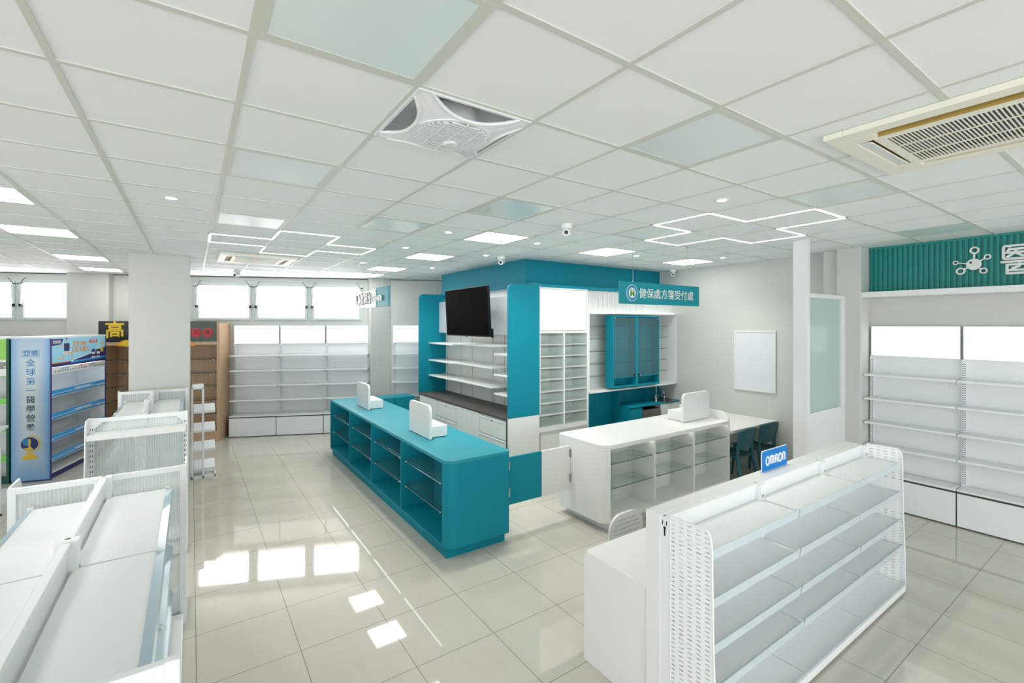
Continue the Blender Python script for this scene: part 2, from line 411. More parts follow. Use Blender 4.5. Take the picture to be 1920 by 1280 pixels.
for (i, j), where in dl.items():
    t = thing('downlight', 'small round recessed downlight, ' + where, 'downlight', (GX(i)+.3, GY(j)+.3, CZ), 0, 'round downlights')
    B().m('steel').lathe([(.036, -.001), (.038, -.007), (.058, -.005), (.06, -.001)]).build('trim_ring', t, smooth=True)
    B().m('lamp').cyl((0, 0, -.005), (0, 0, -.003), .036, seg=24).build('lamp', t)
    ld = bpy.data.lights.new('downlight_beam', 'SPOT'); ld.energy = 34; ld.color = (1, .955, .88); ld.spot_size = math.radians(125); ld.spot_blend = 1; ld.shadow_soft_size = .05
    lo = bpy.data.objects.new('downlight_beam', ld); C.objects.link(lo); lo.parent = t; lo.location = (0, 0, -.02)
def cross(label, pts):
    t = thing('light_cross', label, 'ceiling light', (0, 0, CZ), 0, 'LED crosses')
    b = B().m('led'); h = .0075; n = len(pts)
    for k in range(n):
        (i0, j0), (i1, j1) = pts[k], pts[(k+1) % n]
        x0, x1 = sorted((GX(i0), GX(i1))); y0, y1 = sorted((GY(j0), GY(j1)))
        b.box(x0-h, x1+h, y0-h, y1+h, -.012, -.0055)
    b.build('led_line', t)
    b = B().m('tbar'); h = .02
    for k in range(n):
        (i0, j0), (i1, j1) = pts[k], pts[(k+1) % n]
        x0, x1 = sorted((GX(i0), GX(i1))); y0, y1 = sorted((GY(j0), GY(j1)))
        b.box(x0-h, x1+h, y0-h, y1+h, -.006, -.0005)
    b.build('channel', t)
cross('thin glowing LED outline of a cross on the right ceiling', [(7,2),(8,2),(8,1),(9,1),(9,2),(10,2),(10,3),(9,3),(9,4),(8,4),(8,3),(7,3)])
cross('thin glowing LED outline of a cross on the left ceiling', [(1,8),(2,8),(2,7),(3,7),(3,8),(4,8),(4,9),(3,9),(3,10),(2,10),(2,9),(1,9)])
for (x, y), lb in {(3.051, 3.481): 'white dome security camera on the open ceiling between the counters', (3.727, 5.683): 'white security camera beside the teal upper wall', (7.18, 5.30): 'white security camera in the corner above the sink', (.70, 9.9): 'white security camera behind the far air conditioner'}.items():
    t = thing('security_camera', lb, 'security camera', (x, y, CZ), 0, 'security cameras')
    B().m('steel').lathe([(.0, -.001), (.055, -.001), (.055, -.03), (.045, -.05), (.0, -.05)], seg=20).build('mount', t, smooth=True)
    b = B().m('steel'); b.cyl((.03, .02, -.075), (-.05, -.05, -.095), .036, seg=18); b.m('black').cyl((-.05, -.05, -.095), (-.052, -.052, -.0955), .02, seg=14); b.build('camera_body', t, .003)

# ceiling fan in its tile opening
fx, fy = GX(2)+.3, GY(1)+.3
t = thing('ceiling_fan', 'white square ceiling fan with round grille in a ceiling tile opening', 'fan', (fx, fy, CZ))
b = B().m('greyin'); q = .285
b.face([(-q,-q,.08),(q,-q,.08),(q,q,.08),(-q,q,.08)])
for a, c in (((-q,-q),(q,-q)),((q,-q),(q,q)),((q,q),(-q,q)),((-q,q),(-q,-q))): b.face([(a[0],a[1],0),(c[0],c[1],0),(c[0],c[1],.08),(a[0],a[1],.08)])
b.build('housing', t, recalc=False)
def arcpts(cx, cy, r, a0, a1, n=14): return [(cx+r*math.cos(a0+(a1-a0)*k/n), cy+r*math.sin(a0+(a1-a0)*k/n)) for k in range(n+1)]
b = B().m('steel')   # square rim, then a dished plate with a D-shaped opening along each side
for a in ((-.292,.292,-.292,-.278),(-.292,.292,.278,.292),(-.292,-.278,-.278,.278),(.278,.292,-.278,.278)): b.box(a[0],a[1],a[2],a[3],-.012,.01)
NF = 160; rim_in, rim_out, cut = [], [], []
for k in range(NF):
    th = 2*PI*k/NF; c_, s_ = math.cos(th), math.sin(th); mx = max(abs(c_), abs(s_)); q = .285/mx
    sl = .285*min(abs(c_), abs(s_))/mx; td = .082*max(0., 1-(sl/.215)**3)**(1/2.2) if sl < .215 else 0.
    R_ = max(.203, q*(.285-td)/.285); fr_ = min(1., (R_-.2)/.19)
    rim_in.append((.2*c_, .2*s_, -.046)); rim_out.append((R_*c_, R_*s_, -.046+.038*fr_**.8)); cut.append(td > 0)
for k in range(NF):
    j = (k+1) % NF; b.face([rim_in[k], rim_in[j], rim_out[j], rim_out[k]])
seg_ = []
k0 = next(k for k in range(NF) if not cut[k] and cut[(k+1) % NF])
for q in range(NF+1):
    k = (k0+q) % NF
    if cut[k]: seg_.append(rim_out[k])
    elif seg_:
        pre = rim_out[(k-len(seg_)-1) % NF]; b.tube([pre]+seg_+[rim_out[k]], [.004]+[.009]*len(seg_)+[.004], 8); seg_ = []
b.build('bezel', t, smooth=True, recalc=False)
b = B().m('steel'); b.lathe([(.178, -.038), (.182, -.052), (.2, -.05), (.202, -.04)], seg=40)
for k in range(-8, 9):
    y = k*.0205; h = math.sqrt(max(0, .18**2-y*y))
    b.box(-h, h, y-.0055, y+.0055, -.056, -.05)
b.m('grey').cyl((0, 0, -.036), (0, 0, -.034), .178, seg=40); b.m('steel')
for x in (-.09, 0, .09): h = math.sqrt(.18**2-x*x); b.box(x-.003, x+.003, -h, h, -.058, -.05)
b.build('grille', t)
B().m('steel').lathe([(0, -.066), (.03, -.066), (.036, -.06), (.036, -.05)], c=(.03, .06, 0), seg=24).build('hub_cap', t, smooth=True)
B().m('steel').lathe([(.0, .075), (.13, .075), (.14, .06), (.14, .0), (.0, .0)], seg=28).build('motor', t, smooth=True)
for k in range(4): 
    b = B().m('grey'); a = k*PI/2+.4; R = Matrix.Rotation(a, 4, 'Z')
    b.prism([(.03, -.04), (.17, -.05), (.17, .05), (.03, .03)], -.02, -.012, 'z', R @ Matrix.Rotation(.25, 4, 'X')); b.build('blade', t)

def aircon(x, y, rot, label):
    t = thing('air_conditioner', label, 'air conditioner', (x, y, CZ), rot, 'ceiling cassette air conditioners')
    b = B().m('cream'); o, i1 = .49, .285
    # panel with four vane slots and a central grille opening
    for a in ((-o,o,-o,-.40),(-o,o,.40,o),(-o,-.40,-.40,.40),(.40,o,-.40,.40)): b.box(*a, -.032, -.001)
    for a in ((-.33,.33,-.33,-i1),(-.33,.33,i1,.33),(-.33,-i1,-i1,i1),(i1,.33,-i1,i1)): b.box(*a, -.034, -.001)
    for sx in (-1, 1):
        for sy in (-1, 1):
            b.box(min(sx*.3,sx*.40),max(sx*.3,sx*.40),min(sy*.33,sy*.40),max(sy*.33,sy*.40),-.033,-.001); b.box(min(sx*.33,sx*.40),max(sx*.33,sx*.40),min(sy*.3,sy*.33),max(sy*.3,sy*.33),-.033,-.001)
    b.build('panel', t, .004)
    b = B().m('gold'); 
    for a in ((-.3,.3,-.40,-.33),(-.3,.3,.33,.40),(-.40,-.335,-.3,.3),(.33,.40,-.3,.3)): b.box(*a, -.006, -.002)
    b.box(-.335, -.331, -.3, .3, -.0335, -.002)
    b.build('outlet_slot', t)
    for k in (0, 2):
        R = Matrix.Rotation(k*PI/2, 4, 'Z') @ Matrix.Translation((0, .372, -.028)) @ Matrix.Rotation(math.radians(14), 4, 'X')
        b = B().m('steel'); b.prism(rrect(-.28, .28, -.03, .026, .012), -.003, .003, 'z', R); b.build('vane', t, smooth=False)
    bx('black', -i1, i1, -i1, i1, -.012, -.004).build('filter', t)
    b = B().m('cream')
    n = 36
    for k in range(n+1): yy = -i1+2*i1*k/n; b.box(-i1, i1, yy-.003, yy+.003, -.034, -.031)
    for xx in (-i1+.004, -.095, .095, i1-.004): b.box(xx-.003, xx+.003, -i1, i1, -.036, -.031)
    b.build('grille', t)
aircon(3.22, .60, 0, 'large cream ceiling cassette air conditioner with dark slatted grille, near the camera')
aircon(.81, 7.96, 0, 'distant cream ceiling cassette air conditioner before the windows')

# hanging signs
t = thing('hanging_sign', 'hanging teal prescription reception sign with round emblem, above the white counter', 'sign', (3.943, 3.606, 2.494))
bx('tealboard', 0, 1.489, 0, .02, 0, .254).build('board', t, .002)
b = B().m('white'); b.disc(.2, .127, .094, -.004, 0); b.m('blueink').disc(.2, .127, .088, -.005, -.004); b.m('white').disc(.2, .127, .06, -.006, -.005)
b.m('greenink')
for xx in (.178, .222): b.disc(xx, .163, .0095, -.008, -.006); b.prism(rrect(xx-.013, xx+.013, .09, .148, .006, 3), -.008, -.006, 'y')
b.box(.178, .222, -.008, -.006, .112, .126); b.build('emblem', t)
text('健保處方箋受付處', .123, 'white', t, .84, -.003, .12, bold=.0005, sx=1.06)
for xx in (.23, 1.25):
    b = B().m('chrome'); b.cyl((xx, .01, .24), (xx, .01, CZ-2.494-.006), .002, seg=6); b.cyl((xx, .01, .25), (xx, .01, .285), .007, .003, seg=10); b.cyl((xx, .01, CZ-2.494-.02), (xx, .01, CZ-2.494-.006), .015, seg=10); b.build('wire', t)
t = thing('hanging_sign', 'hanging teal cashier sign, far half whitened as glare, along the aisle by the far pillar', 'sign', (2.0, 7.084, 2.486), -PI/2)
bx('tealboard', 1.03, 1.489, 0, .02, 0, .254).build('board', t, .002)
b = B().m('white'); b.prism(rrect(0, 1.04, 0, .235, (0, 0, .05, .0)), -.006, .02, 'y'); b.build('glare_board', t, .002)  # far part of the teal sign, built white to imitate overexposed glare
text('收銀台', .17, 'ink', t, .62, -.009, .12, bold=.003, depth=.004, sx=.95); text('收銀台', .17, 'white', t, .612, -.012, .124, bold=.001, depth=.004, sx=.95)
text('CASHIER', .1, 'white', t, 1.09, -.012, .11, depth=.012, bold=.002)
b = B().m('ink'); b.stroke(arcpts(.27, .12, .09, -1.0, 1.0), .014, -.01, -.006); b.stroke(arcpts(.2, .15, .035, -1.4, 4.4), .012, -.01, -.006, cap=False); b.stroke([(.235, .15), (.2, .06)], .012, -.01, -.006); b.build('emblem', t)
for xx in (.26, 1.25):
    b = B().m('chrome'); b.cyl((xx, .01, .24), (xx, .01, CZ-2.486-.006), .002, seg=6); b.cyl((xx, .01, CZ-2.486-.02), (xx, .01, CZ-2.486-.006), .015, seg=10); b.build('wire', t)

# ------------------------------------------------------------------ teal counter, its dividers, the gates
t = thing('sales_counter', 'long teal sales counter with open cubbies and glass shelves', 'counter', (2.0, 8.5, 0), -PI/2)
L = 4.5
b = B().m('tealtop'); b.prism(rrect(0, L, 0, .74, (0, .11, .05, 0)), .915, .95); b.build('worktop', t, .003)
b = B().m('teal')
b.box(0, .02, 0, .72, .1, .915); b.box(.02, 4.395, .42, .72, .1, .915); b.box(.02, 4.395, 0, .42, .1, .132)
b.prism([(4.395, 0)]+[p for p in rrect(4.39, L, 0, .74, (0, .11, .05, 0)) if p[0] > 4.395]+[(4.395, .74)], .1, .915)
b.build('carcass', t, .002)
b = B().m('teal'); b.box(.02, L-.06, .03, .70, 0, .1); b.build('plinth', t)
divs = [1.156, 2.223, 3.311]
for x in divs: bx('teal', x-.009, x+.009, .004, .42, .132, .915).build('divider', t, .001)
eds = [.02]+divs+[4.395]
for k in range(4):
    x0, x1 = eds[k]+.01, eds[k+1]-.01
    bx('ledsoft', x0+.03, x1-.03, .03, .042, .906, .914).build('led_strip', t)
    for z in (.685, .40):
        g = bx('glass', x0, x1, .05, .36, z+.012, z+.02).build('glass_shelf', t)
        b = B().m('chrome'); b.cyl((x0+.07, .035, z), (x1-.07, .035, z), .005, seg=8)
        for xx in (x0+.08, x1-.08): b.cyl((xx, .035, z), (xx, .10, z+.008), .009, seg=10); b.cyl((xx-.012, .035, z), (xx+.012, .035, z), .012, seg=10)
        b.build('shelf_rod', g, smooth=True)
def divider(lb, x, y, rot, w, h, boxd, bw):
    t = thing('counter_divider', lb, 'counter divider', (x, y, .95), rot, 'white counter dividers')
    b = B().m('white'); b.prism(rrect(0, w, .004, h, (0, 0, .07, .07)), 0, .032, 'y'); b.build('screen', t, .003)
    bx('white', .04, bw, .032, boxd, .006, .13).build('box', t, .003)
    b = B().m('black'); b.cyl((w-.02, .045, 0), (w-.02, .045, .008), .012, seg=10); b.cyl((.06, .06, 0), (.06, .06, .008), .012, seg=10); b.build('foot', t)
divider('white rounded counter divider with box, near end of the teal counter', 2.225, 5.48, -PI/2, .6, .385, .255, .53)
divider('white rounded counter divider with box, far end of the teal counter', 2.225, 7.70, -PI/2, .6, .385, .255, .53)
divider('white rounded counter divider with box on the white counter', 5.40, 3.82, 0, .6, .385, .28, .5)
def gate(lb, x0, x1, z0, z1, y, key, hx):
    t = thing('swing_gate', lb, 'swing gate', (x0, y, 0), 0)
    bx(key, 0, x1-x0, 0, .025, z0, z1).build('leaf', t, .002)
    for z in (z0+.09, z1-.13): b = B().m('chrome'); b.cyl((hx-x0, -.008, z), (hx-x0, -.008, z+.09), .011, seg=10); b.box(hx-x0-.02, hx-x0+.02, -.004, .0, z, z+.09); b.build('hinge', t)
gate('teal half of the low swing gate, hinged on the teal counter', 2.775, 3.222, .34, .845, 4.1, 'teal', 2.775)
gate('white half of the low swing gate, hinged on the white counter', 3.228, 3.648, .335, .845, 4.1, 'white', 3.648)
t = thing('low_cabinet', 'low teal cabinet closing the far end of the cashier aisle', 'cabinet', (2.76, 8.5, 0))
bx('teal', 0, .8, .025, .4, 0, .88).build('body', t, .002)
for x in (0, .402): bx('teal', x+.003, x+.398, 0, .022, .06, .875).build('door', t, .002)

# ------------------------------------------------------------------ white counter, desk, chairs
t = thing('display_counter', 'white display counter with rounded corner and three glass-shelved cubbies', 'counter', (3.65, 3.55, 0))
W, D = 2.37, .78
b = B().m('white'); b.prism(rrect(0, W, 0, D, (.13, 0, 0, .05)), .915, .95); b.build('worktop', t, .004)
b = B().m('white')
b.prism([p for p in rrect(0, .3, 0, D, (.13, 0, 0, .05)) if p[0] < .092]+[(.092, D), (.092, 0)][::1] if False else [(.092, 0)]+[(.092, D)]+[p for p in rrect(0, .3, 0, D, (.13, 0, 0, .05)) if p[0] < .09][-9:]+[p for p in rrect(0, .3, 0, D, (.13, 0, 0, .05)) if p[0] < .09][:-9], .1, .915)
b.box(.092, W, .34, D, .1, .915); b.box(.092, W, .0, .34, .1, .15); b.box(.092, W, .002, .02, .9, .915)
b.build('carcass', t, .003)
b = B().m('white'); b.box(.11, W-.02, .07, D-.04, 0, .1); b.build('plinth', t)
for x in (.83, 1.592): bx('white', x-.011, x+.011, 0, .34, .15, .915).build('divider', t, .001)
b = B().m('white'); b.prism(rrect(0, D+.0, 0, 1.065, (0, 0, 0, .12)), W, W+.03, 'x'); b.build('end_panel', t, .003)
eds = [.092, .83, 1.592, W]
for k in range(3):
    x0, x1 = eds[k]+.012, eds[k+1]-.012
    xm = (x0+x1)/2
    b = B().m('steel').box(xm-.012, xm+.012, .332, .3405, .15, .915); b.m('ink')
    for q in range(28): b.box(xm-.003, xm+.003, .3305, .333, .17+q*.026, .184+q*.026)
    b.build('shelf_rail', t)
    for z in (.727, .458):
        g = B().m('glass'); g.box(x0, x1, .03, .33, z, z+.007); g = g.build('glass_shelf', t)
        bx('edge', x0, x1, .026, .03, z, z+.007).build('front_edge', g)
        b = B().m('chrome')
        for xx in (x0+.12, x1-.12): b.tube([(xx, .05, z-.004), (xx, .2, z-.02), (xx, .33, z-.05)], .006, 6); b.cyl((xx, .05, z-.018), (xx, .05, z), .01, seg=8)
        b.build('bracket', g)
    B().m('spot').cyl((x1-.03, .05, .914), (x1-.03, .05, .906), .014, seg=14).build('spotlight', t)
t = thing('writing_desk', 'white consulting desk against the right wall, above two teal chairs', 'desk', (6.05, 3.53, 0))
bx('white', 0, 1.245, 0, 1.1, .768, .808).build('desktop', t, .003)
def chair(lb, x, y, rot):
    t = thing('plastic_chair', lb, 'chair', (x, y, 0), rot, 'teal chairs at the consulting desk')
    # local -y is the back of the chair
    def rail(sx):
        return [(sx*.245, -.27, 0), (sx*.225, -.235, .25), (sx*.205, -.195, .45), (sx*.2, -.2, .62), (sx*.215, -.235, .79)]
    for sx in (-1, 1):
        B().m('tealchair').tube(rail(sx)[:3], [.018, .026, .03], 10).build('leg', t, smooth=True)
        B().m('tealchair').tube([(sx*.235, .2, 0), (sx*.215, .17, .43)], [.016, .024], 10).build('leg', t, smooth=True)
    b = B().m('tealchair'); P = []
    for i in range(9):
        v = i/8; row = []
        for k in range(9):
            u = -1+2*k/8; yy = -.2+.41*v
            row.append((u*(.205+.02*v), yy, .455-.018*(1-u*u)-.02*math.sin(PI*v)*.6+.012*v))
        P.append(row)
    b.m('tealchair')
    for dz in (0, -.022):
        for i in range(8):
            for k in range(8):
                q = [P[i][k], P[i][k+1], P[i+1][k+1], P[i+1][k]]; q = [(a, c, e+dz) for a, c, e in q]
                b.face(q if dz == 0 else q[::-1])
    edge = [P[0][k] for k in range(9)]+[P[i][8] for i in range(1, 9)]+[P[8][k] for k in range(7, -1, -1)]+[P[i][0] for i in range(7, 0, -1)]
    b.tube([(a, c, e-.011) for a, c, e in edge], .012, 6, True)
    b.build('seat', t, smooth=True)
    b = B().m('tealchair'); rows = []
    for i in range(7):
        v = i/6; z = .565+.235*v; row = []
        for k in range(9):
            u = -1+2*k/8; hw = .2+.018*v+.012*v*v
            zz = z+.02*(1-u*u)*v if i == 6 else z
            if i == 0: zz = z+.03*(u*u)*0-.02*(1-u*u)
            row.append((u*hw, -.2-.045*v-.03*(1-u*u), zz))
        rows.append(row)
    for dy in (0, .014):
        for i in range(6):
            for k in range(8):
                q = [rows[i][k], rows[i][k+1], rows[i+1][k+1], rows[i+1][k]]; q = [(a, c+dy, e) for a, c, e in q]
                b.face(q if dy == 0 else q[::-1])
    edge = rows[0]+[rows[i][8] for i in range(1, 7)]+rows[6][7::-1]+[rows[i][0] for i in range(5, 0, -1)]
    b.tube([(a, c+.007, e) for a, c, e in edge], .012, 6, True)
    for sx in (-1, 1): b.tube([(sx*.205, -.195, .44), (sx*.198, -.198, .52), (sx*.2, -.205, .6), (sx*.225, -.24, .79)], [.028, .02, .018, .012], 8)
    b.build('backrest', t, smooth=True)
chair('teal plastic chair at the desk, nearer the white counter', 6.33, 3.70, .05)
chair('teal plastic chair at the desk, nearer the right wall', 6.98, 3.72, -.03)
t = thing('white_chair', 'white perforated chair back peeking over the white work desk', 'chair', (2.94, 2.44, 0), PI)
for sx in (-1, 1):
    B().m('steel').tube([(sx*.2, .18, 0), (sx*.18, .15, .42)], .014, 8).build('leg', t, smooth=True)
    B().m('steel').tube([(sx*.2, -.2, 0), (sx*.18, -.16, .42)], .014, 8).build('leg', t, smooth=True)
b = B().m('white'); b.prism(rrect(-.2, .2, -.17, .2, .08), .41, .435); b.build('seat', t, .006)
b = B().m('white'); out = rrect(-.2, .2, .40, .725, (.02, .02, .14, .14)); b.prism(out, -.19, -.172, 'y')
b.m('grey')
for r in range(5):
    for c in range(-6, 7):
        x, z = c*.024+(r % 2)*.012, .53+r*.036
        if abs(x) < .15-.0 and z < .70-abs(x)*.25: b.box(x-.007, x+.007, -.1915, -.19, z-.006, z+.006); b.box(x-.007, x+.007, -.172, -.1705, z-.006, z+.006)
b.build('backrest', t)

# ------------------------------------------------------------------ gondola shelving
def slots(b, x, y, z0, z1, face='y', pitch=.05, w=.006, h=.02, d=.001):
    n = int((z1-z0)/pitch)
    for k in range(n):
        z = z0+k*pitch
        for o in (-.009, .009):
            if face == 'y': b.box(x+o-w/2, x+o+w/2, y-d, y+d, z, z+h)
            else: b.box(x-d, x+d, y+o-w/2, y+o+w/2, z, z+h)
def side_panel(parent, x, prof, name='side_panel'):
    # perforated cheek in the local y-z plane with a rolled front edge
    b = B().m('perf'); b.prism(prof, x-.002, x+.002, 'x'); b.m('steel'); b.tube([(x, a, c) for a, c in prof], .006, 6, True); return b.build(name, parent)
# gondola beside the right aisle
t = thing('gondola_shelf', 'white gondola shelf with perforated cheeks and clear shelf fronts, right foreground', 'shelving unit', (2.18, 1.345, 0))
LX = 2.77
bx('white', -.005, LX, .345, .445, 0, 1.19).build('backing_board', t, .003)
for x0, x1 in ((0, .985), (.985, 1.92), (1.92, LX)):
    bx('steel', x0+.02, x1-.02, .312, .322, .1, 1.166).build('back_panel', t)
    b = B().m('steel'); b.box(x0+.02, x1-.02, .306, .345, 1.166, 1.186); b.build('top_rail', t, .004)
    bx('steel', x0+.004, x1-.004, .004, .31, .02, .085).build('base_deck', t, .004)
    for z, dp in ((1.083, .245), (.835, .25), (.60, .255), (.395, .27)):
        s = B().m('steel'); s.box(x0+.012, x1-.012, .31-dp, .31, z-.028, z); s = s.build('shelf', t, .003)
        b = B().m('acrylic'); b.prism([(.31-dp-.010, z-.044), (.31-dp-.007, z-.044), (.31-dp-.016, z+.014), (.31-dp-.02, z+.014)], x0+.012, x1-.012, 'x'); b.build('price_channel', s)
        b = B().m('steel'); b.box(x1-.02, x1-.004, .31-dp-.012, .31-dp+.006, z-.03, z+.012) if x1 < LX else b.box(x1-.012, x1-.006, .31-dp, .31-dp+.006, z-.02, z); b.build('clip', s)
    b = B().m('acrylic'); b.prism([(.0, .08), (.003, .08), (-.004, .11), (-.007, .11)], x0+.01, x1-.01, 'x'); b.build('price_channel', t)
for x in (.0, .985, 1.92, LX):
    b = B().m('steel'); xa, xb = (x, x+.035) if x == 0 else ((x-.035, x) if x == LX else (x-.025, x+.025)); b.box(xa, xb, .278, .345, 0, 1.185); b.m('black')
    slots(b, (xa+xb)/2, .278, .2, 1.16)
    if x == 0:
        for zz in (1.08, .12): b.box(-.001, 0, .312, .322, zz, zz+.04); b.cyl((-.001, .317, zz+.045), (0, .317, zz+.045), .009, seg=10)
        for yy in (.305, .33): b.box(-.001, 0, yy-.003, yy+.003, 1.14, 1.165)
    b.box((xa+xb)/2-.006, (xa+xb)/2+.006, .325, .337, 1.1845, 1.186)
    b.build('upright', t, .002)
prof = [(.278, .05), (.01, .05), (.012, .30)]+[(.022, .62), (.03, 1.12)]+[(.035+.035*(1-math.cos(a)), 1.15+.055*math.sin(a)) for a in (.4, .8, 1.2, 1.57)]+[(.278, 1.205)]
side_panel(t, 0.0, prof); side_panel(t, LX, prof)
t = thing('brand_sign', 'small blue sign with white OMRON lettering standing on the gondola top', 'sign', (3.385, 1.745, 1.19))
b = B().m('white'); b.prism(rrect(0, .37, 0, .155, (0, 0, .018, .018)), 0, .006, 'y'); b.box(0, .37, -.025, .025, 0, .004); b.build('stand', t)
b = B().m('blue'); b.prism(rrect(.004, .366, .006, .151, (0, 0, .016, .016)), -.002, 0, 'y'); b.build('face', t)
b = B().m('white'); h0, h1, wd, y0, y1 = .048, .104, .0145, -.004, -.002
def O(cx): b.stroke([(cx+.021*math.cos(2*PI*k/20), .076+.0295*math.sin(2*PI*k/20)) for k in range(20)], wd, y0, y1, True, False)
O(.075)
b.stroke([(.115, h0), (.115, h1), (.145, h1)], wd, y0, y1, cap=False); b.stroke([(.1385, h1), (.1385, h0)], wd*.9, y0, y1, cap=False); b.stroke([(.143, h1-.001)]+[(.152+.010*math.cos(a), .094+.0095*math.sin(a)) for a in (1.4, .9, .4, 0)]+[(.162, h0)], wd, y0, y1, cap=False); b.box(.108, .122, y0, y1, .1, .111)
b.stroke([(.187, h0), (.187, h1+.0)], wd, y0, y1, cap=False); b.stroke([(.187, h1)]+[(.208+.013*math.cos(a), .090+.0135*math.sin(a)) for a in (1.57, 1.0, .4, -.2, -.8, -1.57)]+[(.192, .0765)], wd, y0, y1, cap=False); b.stroke([(.205, .076), (.225, h0)], wd, y0, y1, cap=False)
O(.258)
b.stroke([(.297, h0), (.297, h1)], wd, y0, y1, cap=False); b.stroke([(.297, h1), (.312, h1)]+[(.316+.012*math.cos(a), .092+.0115*math.sin(a)) for a in (1.2, .7, .2)]+[(.328, h0)], wd, y0, y1, cap=False)
b.build('lettering', t)
t = thing('work_desk', 'white work desk behind the right gondola, end panel towards the aisle', 'desk', (2.19, 1.795, 0))
b = B().m('white'); b.prism([(0, 0), (.53, 0), (.53, .70), (.50, .735), (0, .735)], 0, .025, 'x'); b.build('end_panel', t, .002)
bx('white', .025, 2.6, 0, .525, .71, .735).build('desktop', t, .003)
b = B().m('white'); b.prism([(0, 0), (.53, 0), (.53, .70), (.50, .735), (0, .735)], 2.6, 2.625, 'x'); b.build('end_panel', t, .002)

def run(lb, x0, x1, ys, h, shelves, depth, near_cap, far_cap, low):
    # double-sided run along world y: centre panel, shelves both sides, framed ends with end caps
    xc = (x0+x1)/2; y0, y1 = ys[0], ys[-1]
    t = thing('gondola_run', lb, 'shelving unit', (xc, y0, 0))
    hw = (x1-x0)/2; Ly = y1-y0
    for k, y in enumerate(ys):
        b = B().m('steel'); yy = y-y0; b.box(-.045, .045, yy-.03, yy+.03, 0, h+.002); b.m('black'); slots(b, -.045, yy, .15, h-.05, 'x'); slots(b, .045, yy, .15, h-.05, 'x'); b.cyl((0, yy+.012, h), (0, yy+.012, h+.003), .012, seg=10); b.build('upright', t, .002)
    for k in range(len(ys)-1):
        a, c = ys[k]-y0+.035, ys[k+1]-y0-.035
        bx('steel', -.02, .02, a, c, h-.035, h-.002).build('top_rail', t, .004)
        bx('white', -.006, .006, a, c, .1, h-.035).build('back_panel', t)
        for sx in (-1, 1):
            b = B().m('steel'); b.box(*sorted((sx*.02, sx*(hw-.02))), a-.03, c+.03, .02, .1); b.build('base_deck', t, .004)
            for z in shelves:
                s = B().m('steel').box(*sorted((sx*.02, sx*depth)), a-.028, c+.028, z-.028, z).build('shelf', t, .003)
                e = sx*(depth-.006); o = sx*.036
                b = B().m('channel'); b.prism([(e, z+.002), (e, z+.005), (e+o, z-.012), (e+o+sx*.006, z-.036), (e+o+sx*.003, z-.036), (e+o-sx*.002, z-.014)], a-.026, c+.026, 'y'); b.build('price_channel', s)
                b = B().m('steel'); b.box(*sorted((sx*(depth-.01), sx*(depth+.02))), c+.018, c+.034, z-.035, z+.014); b.build('clip', s)
    for yy, sgn, cap in ((0, -1, near_cap), (Ly, 1, far_cap)):
        e = yy+sgn*.05
        b = B().m('steel'); b.box(-hw, -hw+.04, min(e, e-sgn*.03), max(e, e-sgn*.03), 0, h); b.box(hw-.04, hw, min(e, e-sgn*.03), max(e, e-sgn*.03), 0, h)
        b.m('black'); slots(b, -hw+.02, e, .2, h-.04); slots(b, hw-.02, e, .2, h-.04); b.m('steel')
        b.box(-hw+.04, hw-.04, min(e, e-sgn*.03), max(e, e-sgn*.03), h-.04, h-.003)
        for s2 in (-1, 1): b.prism([(s2*(hw-.04), h-.04), (s2*(hw-.10), h-.04), (s2*(hw-.04), h-.10)], min(e, e-sgn*.01), max(e, e-sgn*.01), 'y')
        b.build('end_frame', t, .002)
        bx('corr', -hw+.04, hw-.04, e-sgn*.018-.004, e-sgn*.018+.004, .1, h-.04).build('back_panel', t)
        if cap:
            P = [(e, .05), (e+sgn*cap, .05), (e+sgn*(cap-.01), .4), (e+sgn*(cap*.62), h-.03), (e+sgn*(cap*.54), h+.005), (e, h+.005)]
            for s2 in (-1, 1): side_panel(t, s2*(hw-.004), P)
            bx('steel', -hw+.012, hw-.012, min(e, e+sgn*cap), max(e, e+sgn*cap), .02, .1).build('base_deck', t, .003)
            for z in low:
                s = bx('steel', -hw+.014, hw-.014, min(e, e+sgn*cap*.72), max(e, e+sgn*cap*.72), z-.03, z).build('shelf', t, .003)
                q = e+sgn*cap*.72
                bx('white', -hw+.014, hw-.014, min(q, q+sgn*.004), max(q, q+sgn*.004), z-.04, z+.012).build('front_lip', s)
    return t
run('long white double-sided gondola in the left foreground', -.974, -.03, (1.87, 3.13, 4.28), 1.2, (1.055, .64, .30), .355, .0, .38, (.65,))
run('taller white gondola in the middle of the left aisle, before the pillar', -.80, -.03, (5.95, 7.02, 8.0), 1.365, (1.225, .88, .5), .30, .3, .12, (1.235, .7))
t = thing('gondola_end', 'grey perforated gondola end cut off by the left edge', 'shelving unit', (-2.35, 7.95, 0))
b = B().m('mesh'); b.prism([(0, .03), (.5, .03), (.5, .8), (.46, .84), (.38, .86), (.38, 1.38), (.34, 1.44), (.27, 1.46), (0, 1.46)], .0, .012, 'y'); b.build('side_panel', t)
bx('steel', -.4, .49, .012, .9, 0, .1).build('base_deck', t); bx('steel', -.4, .36, .012, .9, .9, .93).build('shelf', t); bx('steel', -.03, .0, .0, .9, 0, 1.46).build('back_panel', t)
bx('black', .0, .51, -.004, .0, 0, .03).build('foot_strip', t)

